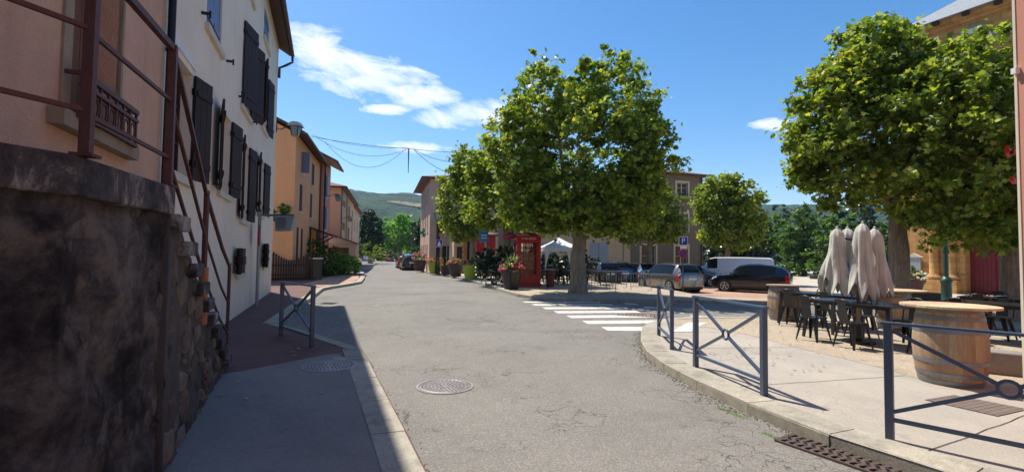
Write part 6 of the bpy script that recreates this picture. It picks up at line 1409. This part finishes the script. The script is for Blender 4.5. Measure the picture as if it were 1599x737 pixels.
for z_ in (.6, 1.35): m = MB(); m.box((4.6, 0, z_), (9.4, .05, .05)); m.build('rail', 'green_steel', rl2, local=True)

m = MB(); m.box((0, 0, .97), (.025, .025, .78)); b1 = m.build('bar', 'green_steel', rl2, local=True); b1.location = (0, 0, 0)
for k in range(1, 48): near_inst('bar', b1.data, None, rl2, (.2 * k, 0, 0))

# ------------------------------------------------------------------ cars
PROF = {
 'hatch': dict(t=[0, .012, .045, .10, .2, .38, .52, .62, .735, .76, .86, .95, .985, 1], top=[.56, .66, .82, .955, .99, 1, .985, .925, .70, .665, .62, .54, .45, .36], belt=[.50, .57, .60, .615, .62, .61, .60, .59, .585, .585, .545, .48, .40, .33],
               w=[.80, .92, .965, .985, 1, 1, 1, 1, .99, .985, .96, .90, .82, .74], rf=[.80, .74, .70, .69, .70, .72, .725, .73, .78, .82, .80, .78, .75, .7], rear=(.018, .095), ws=(.615, .74), side=(.13, .66), pil=(.365, .20)),
 'suv': dict(t=[0, .012, .05, .12, .22, .38, .52, .62, .735, .76, .86, .95, .985, 1], top=[.60, .70, .80, .90, .965, 1, .99, .94, .71, .68, .65, .60, .52, .42], belt=[.52, .60, .63, .64, .63, .62, .61, .60, .60, .60, .57, .52, .46, .38],
               w=[.82, .93, .97, .99, 1, 1, 1, 1, .99, .985, .96, .91, .84, .76], rf=[.80, .74, .70, .68, .69, .71, .72, .73, .78, .82, .80, .78, .75, .7], rear=(.02, .13), ws=(.625, .74), side=(.17, .66), pil=(.38, .24)),
 'van': dict(t=[0, .008, .03, .06, .3, .55, .70, .755, .84, .865, .93, .975, .99, 1], top=[.60, .90, .965, .985, 1, 1, .99, .955, .70, .66, .60, .50, .42, .34], belt=[.50, .58, .6, .6, .6, .6, .6, .59, .585, .57, .53, .45, .38, .30],
               w=[.93, .97, .99, 1, 1, 1, 1, 1, .99, .98, .95, .88, .82, .76], rf=[.86, .86, .84, .84, .84, .84, .84, .83, .84, .84, .82, .78, .75, .7], rear=(.009, .010), ws=(.76, .845), side=(.66, .79), pil=(.655, .655)),
}
def car(label, loc, rz, L, Wd, H, paintmat, kind='hatch', cat='car', cladding=False, name='parked_car'):
    t = thing(name, label, cat, loc, rz); P = PROF[kind]; hw = Wd / 2
    ts = sorted(set([round(x, 4) for x in list(np.linspace(0, 1, 45)) + P['t'] + list(P['rear']) + list(P['ws']) + list(P['side']) + [P['pil'][0] - .012, P['pil'][0] + .012, P['pil'][1]-.008, P['pil'][1] + .008]]))
    zb = .17 * H / 1.5; rows = []
    for q in ts:
        top = np.interp(q, P['t'], P['top']) * H; be = np.interp(q, P['t'], P['belt']) * H; w = np.interp(q, P['t'], P['w']) * hw; rf = np.interp(q, P['t'], P['rf'])
        e = max(0, (q - .93) / .07, (.03 - q) / .03); z0 = zb + .06 * e; x = (q - .5) * L
        bow = max(0, (q - .9) / .1) * .16 * L * .12 + max(0, (.06 - q) / .06) * .04
        def xx(y): return x - math.copysign(bow * (abs(y) / hw) ** 2.5, q - .5)
        pts = [(0, z0), (w * .86, z0), (w * .955, z0 + .05), (w * .985, z0 + .16), (w, z0 + (be - z0) * .55), (w * .995, be - .09), (w * .965, be), (w * rf, top - .075 * (1 if top - be > .2 else .4)), (w * rf * .86, top - .022), (w * rf * .45, top - .004), (0, top)]
        rows.append([(xx(y), y, z) for y, z in pts])
    n = 11; body = MB(); gs = {1: MB(), -1: MB()}; ws = MB(); rw = MB(); tl = {1: MB(), -1: MB()}; hd = {1: MB(), -1: MB()}; cl = MB()
    for i in range(len(ts) - 1):
        q = (ts[i] + ts[i + 1]) / 2
        for k in range(n - 1):
            tgt = body
            if k == 6 and P['side'][0] < q < P['side'][1]: tgt = gs
            if k in (7, 8, 9) and P['ws'][0] < q < P['ws'][1]: tgt = ws
            if k in (7, 8, 9) and P['rear'][0] < q < P['rear'][1]: tgt = rw
            if k in (4, 5) and q < .055 and q > (0.0 if k == 5 else .012): tgt = tl
            if k == 5 and .9 < q < .985: tgt = hd
            if cladding and k in (1, 2) : tgt = cl
            for sgn in (1, -1):
                a, b, c, d = rows[i][k], rows[i + 1][k], rows[i + 1][k + 1], rows[i][k + 1]; vs = [(x, y * sgn, z) for x, y, z in (a, b, c, d)]
                (tgt[sgn] if isinstance(tgt, dict) else tgt).add(vs if sgn > 0 else vs[::-1], [(0, 1, 2, 3)])
    for end, rev in ((0, False), (-1, True)):
        r_ = rows[end]; vs = [(x, y, z) for x, y, z in r_] + [(x, -y, z) for x, y, z in r_[-2:0:-1]]; body.add(vs, [tuple(range(len(vs)))])
    def mk(m, nm, mat):
        if not m.v: return None
        o = m.build(nm, mat, t, local=True, fix=False); bm = bmesh.new(); bm.from_mesh(o.data); bmesh.ops.remove_doubles(bm, verts=bm.verts, dist=.0005); bmesh.ops.recalc_face_normals(bm, faces=bm.faces); bm.to_mesh(o.data); bm.free()
        o.data.polygons.foreach_set('use_smooth', [True] * len(o.data.polygons)); 
        try: o.data.set_sharp_from_angle(angle=R(38))
        except Exception: pass
        return o
    mk(body, 'body', paintmat); [mk(g, 'side_window', 'car_glass') for g in gs.values()]; mk(ws, 'windscreen', 'car_glass'); mk(rw, 'rear_window', 'car_glass'); [mk(g, 'taillight', 'tail') for g in tl.values()]; [mk(g, 'headlight', 'headlamp') for g in hd.values()]; mk(cl, 'sill_cladding', 'plastic')
    wr = .325 * (H / 1.55) ** .5 if kind != 'van' else .34
    for q in (.185, .80):
        for sgn in (1, -1):
            x = (q - .5) * L; yy = sgn * hw * 1.0; m = MB()
            def cyl(m, r, y0, y1, n=28):
                vs = [(x + r * math.cos(a), y, wr + r * math.sin(a)) for y in (y0, y1) for a in np.linspace(0, 2 * math.pi, n, endpoint=False)]; m.add(vs, [tuple(range(n)), tuple(reversed(range(n, 2 * n)))] + [(i, (i + 1) % n, n + (i + 1) % n, n + i) for i in range(n)])
            ar = MB(); cyl(ar, wr + .055, yy - sgn * .3, yy + sgn * .006); ar.build('wheel_arch', 'plastic', t, local=True)
            cyl(m, wr, yy - sgn * .22, yy + sgn * .016); W_ = m.build('wheel', 'rubber', t, local=True, smooth=True)
            rm = MB(); vs = []; nn = 30
            for r_, y_ in ((wr * .70, .018), (wr * .66, .026), (wr * .60, .020)): vs += [(x + r_ * math.cos(a), yy + sgn * y_, wr + r_ * math.sin(a)) for a in np.linspace(0, 2 * math.pi, nn, endpoint=False)]
            rm.add(vs, [(j * nn + i, j * nn + (i + 1) % nn, (j + 1) * nn + (i + 1) % nn, (j + 1) * nn + i) for j in range(2) for i in range(nn)])
            for s5 in range(5):
                a = s5 * 2 * math.pi / 5 + .3; rm.bar((x + .03 * math.cos(a), yy + sgn * .022, wr + .03 * math.sin(a)), (x + wr * .64 * math.cos(a), yy + sgn * .022, wr + wr * .64 * math.sin(a)), .012, .055, (-math.sin(a), 0, math.cos(a)))
            rm.build('rim', 'alloy', W_, local=True)
    for sgn in (1, -1):
        m = MB(); xm = (P['ws'][1] - .06 - .5) * L; m.box((xm, sgn * (hw + .06), .64 * H), (.1, .2, .13)); m.build('mirror', 'plastic' if cladding else paintmat, t, local=True, bevel=.03)
        for q in ((.60, .36) if kind != 'van' else (.70,)):
            m = MB(); m.box(((q - .52) * L, sgn * (hw * .998 + .004), .545 * H), (.17, .025, .025)); m.build('door_handle', 'alloy' if not cladding else 'plastic', t, local=True)
        m = MB()
        for q in ((.355, .615) if kind != 'van' else (.65, .79)): 
            m.box(((q - .5) * L, sgn * (hw * 1.0 - .006), .39 * H), (.008, .016, .40 * H))
        m.build('door_gap', 'black', t, local=True)
    zl_ = H * .47 if kind != 'van' else H * .35
    m = MB(); m.box((-L / 2 - .005, 0, zl_), (.03, .5, .11)); m.build('number_plate', 'plate', t, local=True)
    m = MB(); m.box((-L / 2 + .03, 0, .25), (.12, Wd * .74, .14)); m.build('rear_bumper', 'plastic', t, local=True, bevel=.03)
    m = MB(); m.box((L / 2 - .01, 0, .36 * H), (.05, Wd * .5, .10)); m.build('grille', 'plastic', t, local=True, bevel=.02)
    m = MB(); m.box((L / 2 - .0, 0, .25 * H), (.04, .48, .1)); m.build('number_plate', 'plate', t, local=True)
    m = MB(); m.box((0, 0, .17), (L * .8, Wd * .7, .14)); m.build('underbody', 'black', t, local=True)
    if kind != 'van':
        m = MB(); m.tube([(-L * .36, 0, H * .985), (-L * .40, 0, H * 1.07)], .008, 5); m.build('antenna', 'plastic', t, local=True)
        m = MB(); m.bar((-L * .492, -.05, H * .60), (-L * .475, .32, H * .70), .015, .02); m.build('rear_wiper', 'plastic', t, local=True)
        m = MB(); m.box((-L / 2 + .003, 0, .56 * H), (.02, .42, .02)); m.build('boot_trim', 'alloy', t, local=True)
        m = MB(); m.box((-.06 * L, 0, .52 * H), (L * .40, Wd * .72, .16 * H)); [m.box(((.03 if s_ < 2 else -.22) * L, (-1 if s_ % 2 else 1) * Wd * .2, .66 * H), (.12, .45, .32 * H)) for s_ in range(4)]; m.build('interior', 'black', t, local=True)
    return t
def hd_(deg): return R(90 + deg)     # heading, degrees left of north
P_grey = paint('grey car paint', '#7d7876', .75, .25); P_navy = paint('near black navy car paint', '#10131c', .3, .15); P_white = paint('white van paint', '#c9ccce', .0, .35); P_dark = paint('dark green black car paint', '#1a2222', .3, .2); P_blue = paint('deep blue car paint', '#23355c', .4, .25)
P_silver = paint('silver car paint', '#a8adb0', .8, .25); P_red = paint('red car paint', '#9c2733', .3, .25); P_black = paint('black car paint', '#17181a', .3, .2); P_mgrey = paint('mid grey car paint', '#5e6164', .6, .25)
car('silver grey five door hatchback seen from behind, nearest of the parked cars', (9.05, 28.2, -.2), hd_(17), 4.35, 1.8, 1.58, P_grey)
car('near black crossover seen side on, with a bright roof, in front of the white van', (13.55, 27.6, -.2), hd_(54), 4.05, 1.8, 1.6, P_navy, 'suv', cladding=True)
car('white panel van behind the dark crossover', (15.2, 33.6, -.2), hd_(60), 5.2, 1.95, 1.98, P_white, 'van', 'van', name='parked_van')
car('black and grey small car half hidden between the grey hatchback and the crossover', (12.1, 33.0, -.2), hd_(-100), 3.9, 1.75, 1.48, P_mgrey, 'suv')
car('silver car mostly hidden behind the grey hatchback', (9.2, 35.2, -.2), hd_(8), 4.1, 1.75, 1.5, P_silver)
car('dark car right of the big plane trunk, behind the crowd barrier', (5.9, 33.0, -.1), hd_(12), 4.1, 1.75, 1.46, P_dark)
car('deep blue car between the dark car and the silver car', (7.5, 35.6, -.2), hd_(10), 4.1, 1.78, 1.62, P_blue, 'suv')
car('dark grey off road car parked at the right kerb beyond the flower pots', (-11.0, 52.5, 0), hd_(17), 4.4, 1.85, 1.72, P_black, 'suv')
car('red car parked ahead of the dark one at the right kerb', (-13.15, 59.5, 0), hd_(17), 4.1, 1.75, 1.5, P_red)
car('white hatchback crossing the far end of the street', (-32.5, 112, 0), hd_(14), 4.1, 1.78, 1.5, P_white)
car('white car, leftmost at the far end of the street', (-34.8, 117, 0), hd_(20), 4.1, 1.78, 1.5, P_white)
car('bright red hatchback in the middle of the far end of the street', (-28.0, 112, 0), hd_(12), 4.0, 1.75, 1.5, P_red)
car('darker red car partly hidden behind the far white hatchback', (-31.6, 121, 0), hd_(80), 4.1, 1.75, 1.6, P_red, 'suv')
car('dull red car right of the bright red one at the street end', (-25.6, 114, 0), hd_(40), 4.1, 1.75, 1.45, P_red)

# ------------------------------------------------------------------ summer haze over the valley
hz = MB(); hz.box((0, 1000, 130), (5000, 3400, 264)); 
hm = bpy.data.materials.new('thin summer haze'); hm.use_nodes = True; hn = hm.node_tree; hn.nodes.clear(); vo = hn.nodes.new('ShaderNodeVolumePrincipled'); vo.inputs['Color'].default_value = (.62, .8, 1, 1); vo.inputs['Density'].default_value = .00015; vo.inputs['Anisotropy'].default_value = .2
ou = hn.nodes.new('ShaderNodeOutputMaterial'); hn.links.new(vo.outputs[0], ou.inputs['Volume'])
tag(hz.build('haze', hm), kind='stuff')
